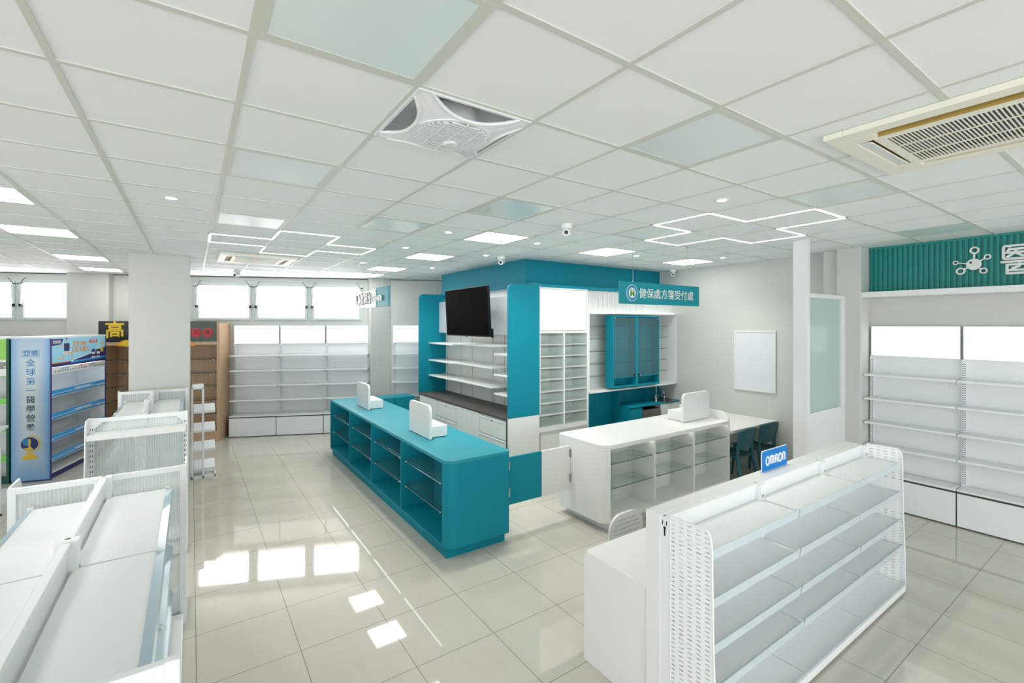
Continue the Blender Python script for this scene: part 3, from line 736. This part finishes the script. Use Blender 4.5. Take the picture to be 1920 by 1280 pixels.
# ------------------------------------------------------------------ wall shelving bays (back wall and right wall)
def bay(name, lb, loc, rot, Wd, dp, last, shelves, grp, boxz=(1.86, 2.24)):
    t = thing(name, lb, 'shelving unit', loc, rot, grp)      # local y = 0 is the front of the base, back at y = dp
    bx('steel', .0, Wd, dp-.012, dp-.003, .38, 1.86).build('back_panel', t)
    for x in ([.02, Wd-.02] if last else [.02]):
        b = B().m('steel').box(x-.02, x+.02, dp-.055, dp-.012, .38, 1.858); b.m('black'); slots(b, x, dp-.055, .45, 1.84, pitch=.025, w=.007, h=.012); b.build('upright', t)
    lbx = bx('steel', .012, Wd-.012, dp-.05, dp-.012, boxz[0], boxz[1]).build('light_box', t, .002)
    bx('lightbox', .018, Wd-.018, dp-.054, dp-.05, boxz[0]+.006, boxz[1]-.006).build('face', lbx)
    for z in shelves:
        s = B().m('steel'); s.box(.006, Wd-.006, .01, dp-.055, z-.026, z); s = s.build('shelf', t, .004)
        b = B().m('steel'); b.prism([(.03, z-.026), (dp-.055, z-.09), (dp-.055, z-.026)], Wd-.012, Wd-.009, 'x'); b.build('bracket', s)
    bx('steel', .004, Wd-.004, .0, dp-.05, .40, .425).build('base_shelf', t, .004)
    bx('gap', 0, Wd, .02, dp-.03, .02, .40).build('base_carcass', t)
    d = bx('steel', .006, Wd-.006, .0, .018, .015, .378).build('drawer', t, .004)
    return t
SH = (1.636, 1.336, 1.036, .738)
for u0, u1, lb, last in ((.797, 1.677, 'white wall shelf bay with light box, beside the wooden cabinet', False), (1.677, 2.58, 'white wall shelf bay with light box, middle of three under the windows', False), (2.58, 3.46, 'white wall shelf bay with light box, left of the far pillar', True), (3.95, 4.83, 'white wall shelf bay with light box, right of the far pillar', True)):
    x, y = wpt(u0, .31); bay('shelving_bay', lb, (x, y, 0), -AW, u1-u0, .305, last, SH, 'white shelving bays on the window wall')
for y1, wd, lb in ((2.345, .873, 'white wall shelf bay with light box, at the pillar beside the right gondola'), (1.472, .873, 'white wall shelf bay with light box, cut by the right picture edge')):
    bay('shelving_bay', lb, (7.02, y1, 0), -PI/2, wd, .275, y1 < 2, (1.636, 1.338, 1.038, .75), 'white shelving bays on the right wall')
# fascia with relief letters above them
t = thing('fascia_sign', 'green ribbed fascia sign with white molecule emblem above the right shelves', 'sign', (7.30, 2.358, 0), -PI/2)
bx('tealsign', 0, 5.0, -.02, -.002, 2.67, CZ-.002).build('board', t)
b = B().m('tealsign')
for k in range(100): b.box(.012+k*.05, .036+k*.05, -.04, -.02, 2.67, CZ-.025)
b.box(0, 5., -.045, -.02, CZ-.027, CZ-.003); b.build('ribs', t)
bx('white', 0, 5.0, -.30, -.002, 2.60, 2.668).build('ledge', t, .003)
b = B().m('white'); px = lambda y: 2.358-y
cx, cz = px(1.372), 2.935
b.disc(cx, cz, .063, -.062, -.045)
for (yy, zz, r, w2) in ((1.522, 2.967, .020, .011), (1.366, 3.092, .033, .017), (1.262, 3.007, .024, .013), (1.481, 2.868, .033, .017), (1.293, 2.857, .027, .014)):
    X = px(yy); b.stroke([(X+r*math.cos(2*PI*k/22), zz+r*math.sin(2*PI*k/22)) for k in range(22)], w2, -.062, -.045, True, False)
    d = Vector((cx-X, cz-zz)).normalized(); b.stroke([(X+d.x*r, zz+d.y*r), (cx-d.x*.05, cz-d.y*.05)], w2*.9, -.062, -.045)
b.m('black').disc(px(1.396), 2.957, .011, -.064, -.062)
b.build('emblem', t)
b = B().m('white'); Q = lambda p: [(px(1.165)+.012+a*.34, 2.80+c*.32) for a, c in p]
for p in ([(.5,.95),(.06,.95),(.04,.9),(.04,.56),(.07,.52),(.5,.52)], [(.18,.87),(.13,.76)], [(.17,.835),(.46,.835)], [(.1,.725),(.48,.725)], [(.31,.83),(.31,.72),(.13,.595)], [(.31,.71),(.46,.6)],
          [(.58,.72),(.64,.95),(.84,.95),(.84,.78),(.95,.78)], [(.57,.68),(.88,.68),(.78,.58),(.57,.5)], [(.64,.66),(.8,.56),(.95,.5)],
          [(.0,.42),(1.,.42)], [(.12,.32),(.9,.32),(.9,.03),(.12,.03),(.12,.32)], [(.4,.42),(.38,.25),(.24,.2)], [(.62,.42),(.62,.24),(.76,.22)], [(.12,.135),(.9,.135)]):
    b.stroke(Q(p), .0235, -.062, -.045)
b.build('lettering', t)

# ------------------------------------------------------------------ whiteboard
t = thing('whiteboard', 'blank framed whiteboard hanging on the right wall above the desk', 'whiteboard', (7.298, 4.20, 1.21), -PI/2)
b = B().m('white')
for a in ((0, .657, 0, .028), (0, .657, .924, .952), (0, .028, .028, .924), (.629, .657, .028, .924)): b.box(a[0], a[1], -.022, 0, a[2], a[3])
b.build('frame', t, .003)
bx('boardface', .028, .629, -.014, -.001, .028, .924).build('board', t)

# ------------------------------------------------------------------ television wall
t = thing('display_cabinet', 'television wall cabinet with teal end panels, dark worktop and white drawers', 'cabinet', (3.565, 8.30, 0), -PI/2)
# local x = 8.30 - y ; local y = x - 3.565
LT = 3.0
bx('white', .03, LT-.005, .02, .57, .06, .93).build('carcass', t)
bx('dark', .0, LT-.02, -.005, .58, .93, .968).build('worktop', t, .002)
for x0 in (.0, LT-.025): bx('dark', x0, x0+.02, .0, .58, 0, .93).build('edge_panel', t)
for x0, x1, kind in ((.03, .765, 0), (.77, 1.505, 1), (1.51, 2.245, 0), (2.25, 2.972, 1)):
    if kind == 0:
        d = bx('white', x0+.002, x1-.002, 0, .02, .08, .905).build('door', t, .003); bx('steel', x0+.002, x1-.002, -.006, .012, .905, .925).build('handle', d, .002)
    else:
        for z0, z1 in ((.66, .905), (.37, .64), (.08, .35)):
            d = bx('white', x0+.002, x1-.002, 0, .02, z0, z1-.02).build('drawer', t, .003); bx('steel', x0+.002, x1-.002, -.008, .012, z1-.02, z1-.003).build('handle', d, .002)
            if z1 > .9: B().m('chrome').cyl(((x0+x1)/2, -.006, .875), ((x0+x1)/2, .0, .875), .012, seg=12).build('lock', d)
b = B().m('teal'); b.prism(rrect(0, .585, .968, 2.84, (0, 0, 0, .1)), -.03, .0, 'x'); b.build('far_end_panel', t, .004)
b = B().m('teal'); b.prism(rrect(.0, .54, .97, 2.82, (0, 0, 0, .075)), LT, LT+.035, 'x'); b.build('near_end_panel', t, .005)
bx('white', LT, LT+.034, .005, .54, 0, .968).build('lower_end_panel', t, .002)
b = B().m('white'); b.box(0, LT, .572, .585, .968, 2.82)
for k in range(100): b.box(.008+k*.03, .026+k*.03, .562, .573, .968, 2.82)
b.build('back_panel', t)
bx('teal', 0, LT+.03, .44, .585, 2.82, 2.855).build('cornice', t, .002)
for x in (.07, .65, 1.05, 1.75, 2.1, 2.85): bx('ink', x-.004, x+.004, .5605, .563, .97, 2.1).build('shelf_rail', t)
pn = bx('grey', -.0, 2.98, .42, .45, 2.10, 2.69).build('sign_panel', t, .002)
bx('ledsoft', .02, 2.96, .47, .49, 2.655, 2.665).build('led_strip', t)
bx('grey', .0, 2.98, .45, .56, 2.63, 2.65).build('light_shelf', t)
def tvshelf(x0, x1, z, y0): bx('white', x0, x1, y0, .56, z-.025, z).build('shelf', t, .003)
for z in (1.915, 1.59, 1.30): tvshelf(.0, .99, z, .2); tvshelf(1.0, 2.42, z+.028, .12)
for z in (1.83, 1.525, 1.245): tvshelf(2.22+.06, LT, z-.01, .14) if False else tvshelf(2.44, LT, z, .14)
t = thing('television', 'black wall television tilted forward on its bracket', 'television', (3.545, 7.05, 2.45), -PI/2)
T = Matrix.Rotation(math.radians(3.0), 4, 'X')
b = B().m('black'); b.prism(rrect(0, 1.355, -.372, .375, .004), -.035, .0, 'y', T); b.build('casing', t)
b = B().m('screen'); b.prism(rrect(.008, 1.347, -.358, .367, .003), -.037, -.035, 'y', T); b.build('screen', t)
b = B().m('steel'); b.prism(rrect(.0, 1.355, -.380, -.370, .002), -.03, -.002, 'y', T); b.m('black').prism(rrect(.63, .70, -.384, -.377, .002), -.034, -.02, 'y', T); b.build('bottom_trim', t)
b = B().m('black'); b.box(.12, .3, .0, .45, -.06, .06); b.box(.08, .34, .44, .46, -.15, .15); b.prism(rrect(1.33, 1.362, -.385, -.25, .0), -.005, .03, 'y', T); b.build('bracket', t)

# ------------------------------------------------------------------ pharmacy wall
t = thing('drawer_cabinet', 'tall white cabinet of clear-fronted drawers under a bright light box', 'cabinet', (4.105, 5.295, 0))
# local x = x - 4.105
b = B().m('white')
b.box(.0, .02, 0, .38, 0, 2.80); b.box(.955, .985, 0, .38, 0, 2.80); b.box(.0, .985, 0, .38, 2.78, 2.80); b.box(.02, .955, 0, .38, 2.13, 2.165); b.box(.02, .955, 0, .38, .70, .765); b.box(.02, .955, .36, .38, 0, 2.8)
b.box(.476, .502, 0, .36, .765, 2.13); b.box(.02, .955, .02, .04, 0, .70); b.build('frame', t, .003)
lb_ = bx('steel', .025, .95, .01, .06, 2.17, 2.778).build('light_box', t); bx('lightbox', .032, .943, .006, .01, 2.177, 2.77).build('face', lb_)
for c0, c1 in ((.022, .474), (.504, .953)):
    for r in range(8):
        z1 = 2.125-r*.1705; z0 = z1-.162
        bx('white', c0, c1, .0, .34, z0-.006, z0).build('runner_shelf', t)
        d = B().m('clear'); d.box(c0+.012, c1-.012, .008, .012, z0+.004, z1-.03); d = d.build('drawer', t)
        b = B().m('white'); b.box(c0+.012, c1-.012, .012, .33, z0+.002, z0+.006); b.box(c0+.012, c0+.016, .012, .33, z0+.004, z1-.05); b.box(c1-.016, c1-.012, .012, .33, z0+.004, z1-.05); b.box(c0+.012, c1-.012, .326, .33, z0+.004, z1-.05); b.build('tray', d)
t = thing('wall_niche_cabinet', 'white open wall cabinet with glass shelves and ribbed valance', 'cabinet', (5.09, 5.295, 0))
b = B().m('white'); Wn = 2.205
b.box(0, .022, 0, .36, 1.18, 2.44); b.box(Wn-.022, Wn, 0, .36, 1.18, 2.44); b.box(0, Wn, 0, .36, 2.425, 2.45); b.box(0, Wn, 0, .36, 1.178, 1.205); b.build('frame', t, .002)
bx('white', .022, Wn-.022, .35, .36, 1.2, 2.425).build('back_panel', t)
b = B().m('white'); b.box(0, Wn, .10, .12, 2.45, 2.80)
for k in range(74): b.box(.004+k*.03, .022+k*.03, .088, .1, 2.46, 2.80)
b.build('valance', t)
bx('ledsoft', .03, Wn-.03, .04, .055, 2.452, 2.458).build('led_strip', t)
bx('teal', -.985, Wn, .06, .37, 2.802, 2.85).build('cornice', t, .002)
for z in (2.22, 2.02, 1.815, 1.61, 1.405):
    g = bx('glass', .024, Wn-.024, .19, .345, z, z+.006).build('glass_shelf', t); bx('edge', .024, Wn-.024, .187, .19, z, z+.006).build('front_edge', g)
t = thing('glass_door_cabinet', 'teal wall cabinet with two tinted glass doors', 'cabinet', (5.57, 5.235, 1.228))
Wc, Hc = 1.155, 1.178
b = B().m('teal'); b.box(0, .022, 0, .165, 0, Hc); b.box(Wc-.022, Wc, 0, .165, 0, Hc); b.box(.022, Wc-.022, 0, .165, Hc-.022, Hc-.0005); b.box(.022, Wc-.022, 0, .165, .0005, .03); b.box(.022, Wc-.022, .15, .1645, .03, Hc-.022)
b.box(.54, .60, .0, .165, .03, Hc-.022); b.box(.022, Wc-.022, .012, .15, .155, .172); b.build('body', t, .002)
for x0, x1, kx in ((.03, .545, .52), (.595, 1.125, .62)):
    d = B().m('tint'); d.box(x0, x1, .002, .008, .17, Hc-.03); d = d.build('door', t)
    b = B().m('chrome')
    for zz in (.2, Hc-.05): xx = x0+.018 if x0 < .3 else x1-.018; b.cyl((xx, -.004, zz), (xx, .002, zz), .012, seg=12)
    b.build('pivot', d)
    b = B().m('black'); b.cyl((kx, -.016, .185), (kx, .002, .185), .022, seg=14); b.m('chrome').cyl((kx, -.03, .185), (kx, -.016, .185), .013, seg=12); b.build('knob', d)
for z in (.40, .60, .80, 1.0): bx('glass', .024, Wc-.024, .03, .148, z, z+.006).build('glass_shelf', t)
t = thing('sink_counter', 'teal sink counter with dark basin under the wall cabinet', 'counter', (5.09, 5.295, 0))
b = B().m('teal'); b.box(0, 2.2, .35, .37, 0, 1.178); b.box(0, .02, .0, .35, 0, 1.178); b.build('back_panel', t)
b = B().m('teal'); b.box(.87, 2.2, -.06, .35, .868, .892); b.build('worktop', t, .002)
bx('teal', .875, .895, .18, .35, .892, 1.178).build('splash_divider', t, .001); bx('teal', 1.69, 1.705, .2, .35, .892, 1.178).build('splash_divider', t, .001)
b = B().m('teal'); b.box(.87, .89, -.05, .35, 0, .868); b.box(1.185, 1.2, -.05, .35, 0, .868); b.box(.89, 1.185, -.03, .35, 0, .868); b.build('carcass', t)
bx('teal', .893, 1.183, -.055, -.035, .42, .845).build('door', t, .002)
b = B().m('white'); b.box(1.69, 2.2, -.035, .35, 0, .868); b.build('white_carcass', t)
for z0, z1 in ((.64, .85), (.34, .62), (.06, .32)): bx('white', 1.695, 2.198, -.055, -.035, z0, z1).build('drawer', t, .003)
B().m('steelbox').lathe([(.215, .003), (.205, .006), (.19, .002), (.17, -.006)], c=(1.93, .12, .892), seg=36).build('sink_rim', t, smooth=True)
B().m('bowl').lathe([(.19, .003), (.165, .0012), (.1, .001), (.0, .001)], c=(1.93, .12, .892), seg=36).build('basin', t, smooth=True)
t = thing('sterilizer', 'grey stainless steel drawer appliance under the teal sink counter', 'appliance', (6.30, 5.25, 0))
bx('steelbox', 0, .47, .0, .33, .45, .80).build('body', t, .004); bx('steelbox', .01, .46, -.012, .0, .47, .77).build('front', t, .003); bx('black', .03, .44, .01, .3, .80, .812).build('vent', t)
b = B().m('white'); b.box(.03, .075, -.0135, -.012, .6, .66); b.build('badge', t)
bx('white', .03, .44, .02, .3, .0, .45).build('plinth', t)
t = thing('faucet', 'tall chrome swan-neck filter faucet left of the sink', 'faucet', (6.79, 5.36, .892))
b = B().m('chrome'); pts = [(0, 0, .0), (0, 0, .25)]+[(.05-.05*math.cos(a), 0, .27+.05*math.sin(a)) for a in [PI*k/10 for k in range(11)]]+[(.1, 0, .235)]
b.tube(pts, .008, 10); b.cyl((0, 0, 0), (0, 0, .06), .02, .014, seg=14); b.build('spout', t, smooth=True)
for sx in (-1, 1): b = B().m('chrome'); b.tube([(0, 0, .05), (sx*.04, -.01, .055), (sx*.042, -.01, .12)], .006, 8); b.build('handle', t, smooth=True)
t = thing('faucet', 'low chrome mixer tap right of the sink', 'faucet', (7.20, 5.50, .892))
b = B().m('chrome'); b.cyl((0, 0, 0), (0, 0, .12), .02, .017, seg=14); b.tube([(0, 0, .06), (-.10, -.08, .10), (-.2, -.15, .17), (-.24, -.17, .165)], .010, 10); b.cyl((-.24, -.17, .165), (-.245, -.175, .135), .013, seg=10); b.build('spout', t, smooth=True)
b = B().m('chrome'); b.tube([(0, 0, .12), (-.02, -.01, .135), (-.1, -.03, .15)], [.018, .012, .006], 8); b.build('handle', t, smooth=True)

# ------------------------------------------------------------------ oak cabinet with the dark header boards
x, y = wpt(-1.32, .53)
t = thing('oak_cabinet', 'oak display cabinet with glass shelves, half hidden by the left pillar', 'cabinet', (x, y, 0), -AW)
Wo, Do = 2.04, .5
b = B().m('wood'); b.box(0, .06, 0, Do, 0, 1.9); b.box(Wo-.05, Wo, .0, Do, 0, 2.28); b.box(0, Wo-.05, 0, Do, 1.865, 1.925); b.box(.06, Wo-.05, Do-.02, Do, .0, 1.9); b.box(.06, Wo-.05, 0, Do, 0, .19); b.box(.9, .94, .0, Do-.02, .19, 1.865)
b.build('carcass', t, .003)
for z in (1.58, 1.315, 1.055, .785, .52):
    g = B().m('glass').box(.062, Wo-.052, .06, Do-.03, z, z+.008).build('glass_shelf', t); bx('dark', .062, Wo-.052, .055, .062, z-.004, z+.010).build('front_edge', g)
    b = B().m('chrome')
    for xx in (.12, .3, .84, 1.0, 1.9): b.box(xx-.012, xx+.012, .1, .35, z-.022, z-.004)
    b.build('bracket', g)
def header(lb, x0, x1, key):
    h = thing('header_board', lb, 'sign', (x, y, 0), -AW); bx(key, x0, x1, .0, .02, 1.927, 2.322).build('board', h, .002); return h
h = header('dark header board with gold brush character, left of the pillar', 0, .9, 'night')
text('高', .33, 'goldink', h, .27, -.004, 2.135, depth=.004, bold=.006)
h = header('dark green header board with red round medallions, right of the pillar', .92, 1.985, 'forest')
for cx_, ch in ((1.835, '醋'), (1.63, '黑'), (1.42, '')):
    b = B().m('red').disc(cx_, 2.10, .095, -.006, 0); b.m('night').stroke([(cx_+.078*math.cos(2*PI*k/26), 2.10+.078*math.sin(2*PI*k/26)) for k in range(26)], .01, -.008, -.006, True, False); b.build('medallion', h)
    if ch: text(ch, .085, 'black', h, cx_, -.008, 2.10, depth=.003, bold=.001)
for cx_, lb in ((.47, 'gold and orange paper flower ornament on the oak cabinet, left of the pillar'), (1.45, 'gold and orange paper flower ornament on the oak cabinet, right of the pillar')):
    xx, yy = wpt(-1.32+cx_, .535)
    o = thing('flower_ornament', lb, 'ornament', (xx, yy, 1.875), -AW, 'paper flower ornaments')
    b = B().m('goldink')
    for k in range(9):
        a = PI*(k+.5)/9; r = .125; b.prism([(0, -.02), (r*.9*math.cos(a-.22), .01+r*.5*math.sin(a-.22)), (r*1.1*math.cos(a), .01+r*.72*math.sin(a)), (r*.9*math.cos(a+.22), .01+r*.5*math.sin(a+.22))], -.012-.0015*k, -.002, 'y')
    b.disc(0, .018, .072, -.032, -.004, .05); b.build('petals', o)
    b = B().m('goldink2')
    for sx in (-1, 1): b.prism([(sx*.05, -.02), (sx*.15, -.03), (sx*.17, .02), (sx*.12, .05)], -.01, -.001, 'y'); b.disc(sx*.1, .0, .03, -.014, -.002)
    b.build('side_petals', o)

# ------------------------------------------------------------------ leaflet rack right of the pillar
t = thing('leaflet_rack', 'white metal leaflet rack with sloping trays beside the left pillar', 'rack', (.0, 8.25, 0))
b = B().m('steel')
for x in (.012, .145): 
    for yy in (.0, .25): b.box(x-.012, x+.012, yy, yy+.024, 0, 1.33)
b.box(0, .3, 0, .024, .0, .03); b.box(0, .3, .25, .274, 0, .03); b.box(.28, .304, 0, .274, 0, .03); b.box(0, .157, 0, .024, 1.31, 1.345); b.box(0, .157, .25, .274, 1.31, 1.345); b.build('frame', t, .002)
for k, z in enumerate((.95, .67, .39, .11)):
    b = B().m('steel'); b.prism([(-.005, z+.035), (.005, z+.0), (.012, z+.0), (.24, z+.10), (.235, z+.108), (.012, z+.012), (.003, z+.038)], .03, .295, 'x'); b.build('tray', t)
b = B().m('steel'); b.box(.01, .15, .02, .25, 1.345, 1.365); b.build('top_tray', t)
b = B().m('clear'); b.box(.02, .026, .03, .24, 1.365, 1.5); b.build('card_holder', t)

# ------------------------------------------------------------------ branded display units on the left
RD = math.atan2(.963, .27)
# local x along the front (away from camera), local y into the unit; near side panel at local x = 0
t = thing('display_unit', 'tall blue branded display shelf with runner poster and blue side panel', 'display unit', (-1.684, 9.386, 0), RD)
Lh, Dh, Hh = 1.58, .434, 2.07
b = B().m('bluepanel'); b.box(-.02, 0, 0, Dh, .02, Hh-.01); b.build('side_panel', t)
b = B().m('steel'); b.box(0, Lh, Dh-.02, Dh, 0, Hh); b.box(Lh-.02, Lh, 0, Dh, 0, Hh); b.box(0, Lh-.02, 0, Dh, Hh-.02, Hh); b.box(-.02, Lh, -.01, Dh, Hh-.012, Hh+.012); b.build('carcass', t)
bx('violet', Lh-.02, Lh+.002, -.012, 0, 0, Hh-.02).build('edge_strip', t); bx('violet', -.022, .004, -.012, 0, 0, Hh-.02).build('edge_strip', t)
bx('navy', 0, Lh, .02, Dh, 0, .08).build('plinth', t)
for z in (1.245, .91, .59, .3):
    s = bx('steel', .0, Lh-.02, .01, Dh-.02, z-.06, z-.03).build('shelf', t)
    b = B().m('strip').box(.004, Lh-.022, -.004, .01, z-.045, z+.045); b.m('white').box(.004, Lh-.022, -.005, -.004, z-.025, z-.008); b.m('blueink').box(.06, Lh-.3, -.006, -.005, z-.034, z-.016); b.m('white').box(.62, 1.1, -.0055, -.004, z+.004, z+.022); b.build('price_strip', s)
bx('steel', .0, Lh-.02, .01, Dh-.02, .08, .1).build('base_shelf', t)
bx('ledsoft', .05, Lh-.07, .03, .06, 1.62, 1.63).build('led_strip', t)  # unseen strip, added to brighten the inside of the unit
ps = bx('sky', .004, Lh-.022, -.008, .006, 1.63, Hh-.012).build('poster', t)
z0, z1 = 1.63, 2.055
b = B().m('navy'); b.prism([(.004, z0+.0), (1.555, z0+.0), (1.555, z0+.24), (1.1, z0+.15), (.5, z0+.06), (.004, z0+.05)], -.0092, -.008, 'y')
b.m('strip').prism([(.5, z0+.03), (1.555, z0+.055), (1.555, z0+.08), (.5, z0+.062)], -.0100, -.0092, 'y')
b.m('goldink2').prism([(.004, z0+.05), (.45, z0+.055), (.45, z0+.066), (.004, z0+.068)], -.0094, -.008, 'y')
b.m('white').prism([(.5, z0+.06), (1.12, z0+.153), (1.16, z0+.172), (.5, z0+.072)], -.0093, -.008, 'y')
b.build('print_ground', ps)
b = B()      # the running figure of the poster, in silhouette
def F(x, z): return (.1+x*.5, z0+.055+z*.36)
b.m('skin').disc(*F(.56, .93), .022, -.0098, -.009, .03); b.stroke([F(.42, .72), F(.2, .66), F(.06, .66)], .016, -.0098, -.009); b.stroke([F(.62, .72), F(.78, .62)], .016, -.0098, -.009)
b.stroke([F(.62, .4), F(.86, .36), F(.84, .06)], .024, -.0098, -.009); b.stroke([F(.5, .4), F(.38, .2), F(.12, .17)], .024, -.0098, -.009)
b.m('white').prism([F(.38, .34), F(.78, .32), F(.76, .48), F(.44, .48)], -.0102, -.009, 'y'); b.stroke([F(.80, .03), F(.93, .02)], .016, -.0104, -.009)
b.m('navy').prism([F(.44, .46), F(.7, .46), F(.72, .8), F(.42, .8)], -.0106, -.009, 'y'); b.m('darkink').disc(*F(.56, .985), .02, -.0103, -.009, .014)
b.build('printed_runner', ps)
b = B().m('navy').prism([(.004, z1-.012), (.3, z1-.012), (.24, z1-.095), (.004, z1-.11)], -.0094, -.008, 'y'); b.m('red').prism(rrect(1.04, 1.28, z1-.10, z1-.045, .008, 3), -.0094, -.008, 'y')
for cx_ in (1.16, 1.315):
    b.m('navy').prism(rrect(cx_-.055, cx_+.055, z0+.085, z0+.215, .012, 4), -.0104, -.008, 'y'); b.m('white').prism(rrect(cx_-.05, cx_+.05, z0+.13, z0+.17, .01, 3), -.0108, -.0104, 'y'); b.m('white').prism(rrect(cx_-.06, cx_+.06, z0+.072, z0+.095, .008, 3), -.0108, -.0104, 'y')
b.m('white').prism(rrect(1.27, 1.36, z0+.21, z0+.255, .012, 4), -.0104, -.008, 'y'); b.m('goldink').disc(1.44, z0+.2, .045, -.0104, -.008); b.disc(1.44, z0+.31, .03, -.0104, -.008); b.build('printed_products', ps)
text('亞培安素', .05, 'white', ps, .13, -.0102, z1-.06, bold=.0006, depth=.001)
text('含有HMB', .1, 'goldink2', ps, .74, -.0095, z1-.1, bold=.0012, depth=.001); text('雙效 好體力', .095, 'goldink2', ps, .77, -.0095, z1-.195, bold=.0012, depth=.001)
text('全新升級', .046, 'white', ps, 1.16, -.0102, z1-.072, bold=.0006, depth=.001)
b = B().m('white').box(.004, Lh-.022, -.008, .006, 1.53, 1.625); b.m('ink')
for k in range(30): b.box(.08+k*.05, .1+k*.05, -.009, -.008, 1.55, 1.578)
b.m('red').box(.72, .95, -.009, -.008, 1.59, 1.6); b.m('strip').box(.22, .45, -.009, -.008, 1.592, 1.602); b.m('navy').box(1.02, 1.2, -.009, -.008, 1.59, 1.602); b.m('limestrip').box(1.25, 1.4, -.009, -.008, 1.59, 1.6)
b.build('product_strip', t)
# lettering of the blue side panel, on a helper frame turned to that face
sp = bpy.data.objects.new('side_lettering', None)
def side_text(s, size, key, xr, z, bold=.001):
    # the side faces local -x; reading direction is local -y
    o = text(s, size, key, t, 0, 0, 0, 'side_lettering', .001, bold)
    o.data.transform(Matrix.Translation((-.0215, Dh-xr, z)) @ Matrix.Rotation(-PI/2, 4, 'Z')); return o
for k, ch in enumerate('全球第一醫學營養'):
    side_text(ch, .112, 'blueink' if k < 4 else 'darkink', .217, 1.70-k*.132 if True else 0, .0006)
side_text('亞培', .086, 'blueink', .217, 1.84, .0016)
def sideframe():
    return Matrix.Translation((-.02, Dh, 0)) @ Matrix.Rotation(-PI/2, 4, 'Z')
X = sideframe()
b = B().m('blueink')
for a, c in (((.12, 1.795), (.314, 1.795)), ((.314, 1.795), (.314, 1.888)), ((.314, 1.888), (.12, 1.888)), ((.12, 1.888), (.12, 1.795))): b.stroke([a, c], .003, -.002, 0, xf=X)
b.build('logo_frame', t)
b = B(); G = (.205, .545)
def ell(cx_, cz_, rx, rz, n=26): return [(cx_+rx*math.cos(2*PI*k/n), cz_+rz*math.sin(2*PI*k/n)) for k in range(n)]
b.m('navy').prism(ell(*G, .098, .098), -.003, 0, 'y', X); b.m('blueink').prism(ell(G[0]-.03, G[1]+.03, .05, .05), -.0035, -.003, 'y', X)
b.m('goldink').prism([(G[0]-.075, G[1]-.06), (G[0]+.02, G[1]-.045), (G[0]+.05, G[1]-.08), (G[0], G[1]-.097), (G[0]-.05, G[1]-.085)], -.004, -.003, 'y', X)
b.stroke([(G[0]+.0+.118*math.cos(a), G[1]+.118*math.sin(a)) for a in [-1.25+2.8*k/16 for k in range(17)]], .014, -.004, 0, xf=X)
b.prism(rrect(G[0]-.012, G[0]+.012, G[1]-.045, G[1]+.07, .003, 2), -.0045, -.0035, 'y', X); b.prism(ell(G[0], G[1]-.125, .04, .016), -.003, 0, 'y', X)
b.prism([(G[0]-.09, G[1]-.22), (G[0]+.09, G[1]-.22), (G[0]+.07, G[1]-.165), (G[0]+.01, G[1]-.14), (G[0]-.07, G[1]-.165)], -.003, 0, 'y', X)
b.build('printed_globe', t)
bpy.data.objects.remove(sp)
# green unit, to the left of the blue side panel and facing the aisle
d1 = (.963, -.27)
gx, gy = -2.102-.92*d1[0]-.012*d1[0], 9.503-.92*d1[1]-.012*d1[1]
t = thing('display_unit', 'tall green branded display shelf cut off by the left edge', 'display unit', (gx, gy, 0), math.atan2(d1[1], d1[0]))
b = B().m('steel'); b.box(0, .9, .40, .42, 0, 2.07); b.box(0, .02, 0, .42, 0, 2.07); b.box(0, .92, 0, .42, 2.05, 2.08); b.build('carcass', t)
bx('darkgreen', .875, .905, -.015, .42, .0, 2.06).build('edge_panel', t); bx('darkgreen', .0, .875, -.012, .02, .0, .1).build('plinth', t)
bx('lime', .02, .875, -.008, .01, 1.76, 2.05).build('poster', t); pb = bx('white', .02, .875, -.009, .01, 1.53, 1.76).build('poster_panel', t)
text('完膳', .11, 'ink', pb, .78, -.012, 1.67, depth=.002, bold=.0006)
b = B().m('limestrip').box(.02, .875, -.0095, .01, 1.518, 1.532); b.m('red').disc(.71, 2.0, .045, -.0098, -.008, .03); b.m('white').prism(rrect(.6, .77, 1.89, 1.96, .01, 3), -.0098, -.008, 'y'); b.build('print_marks', t)
for z in (1.17, .78, .36):
    s = bx('steel', .02, .875, 0, .4, z-.05, z-.02).build('shelf', t); bx('limestrip', .02, .875, -.008, .006, z-.04, z+.045).build('price_strip', s)
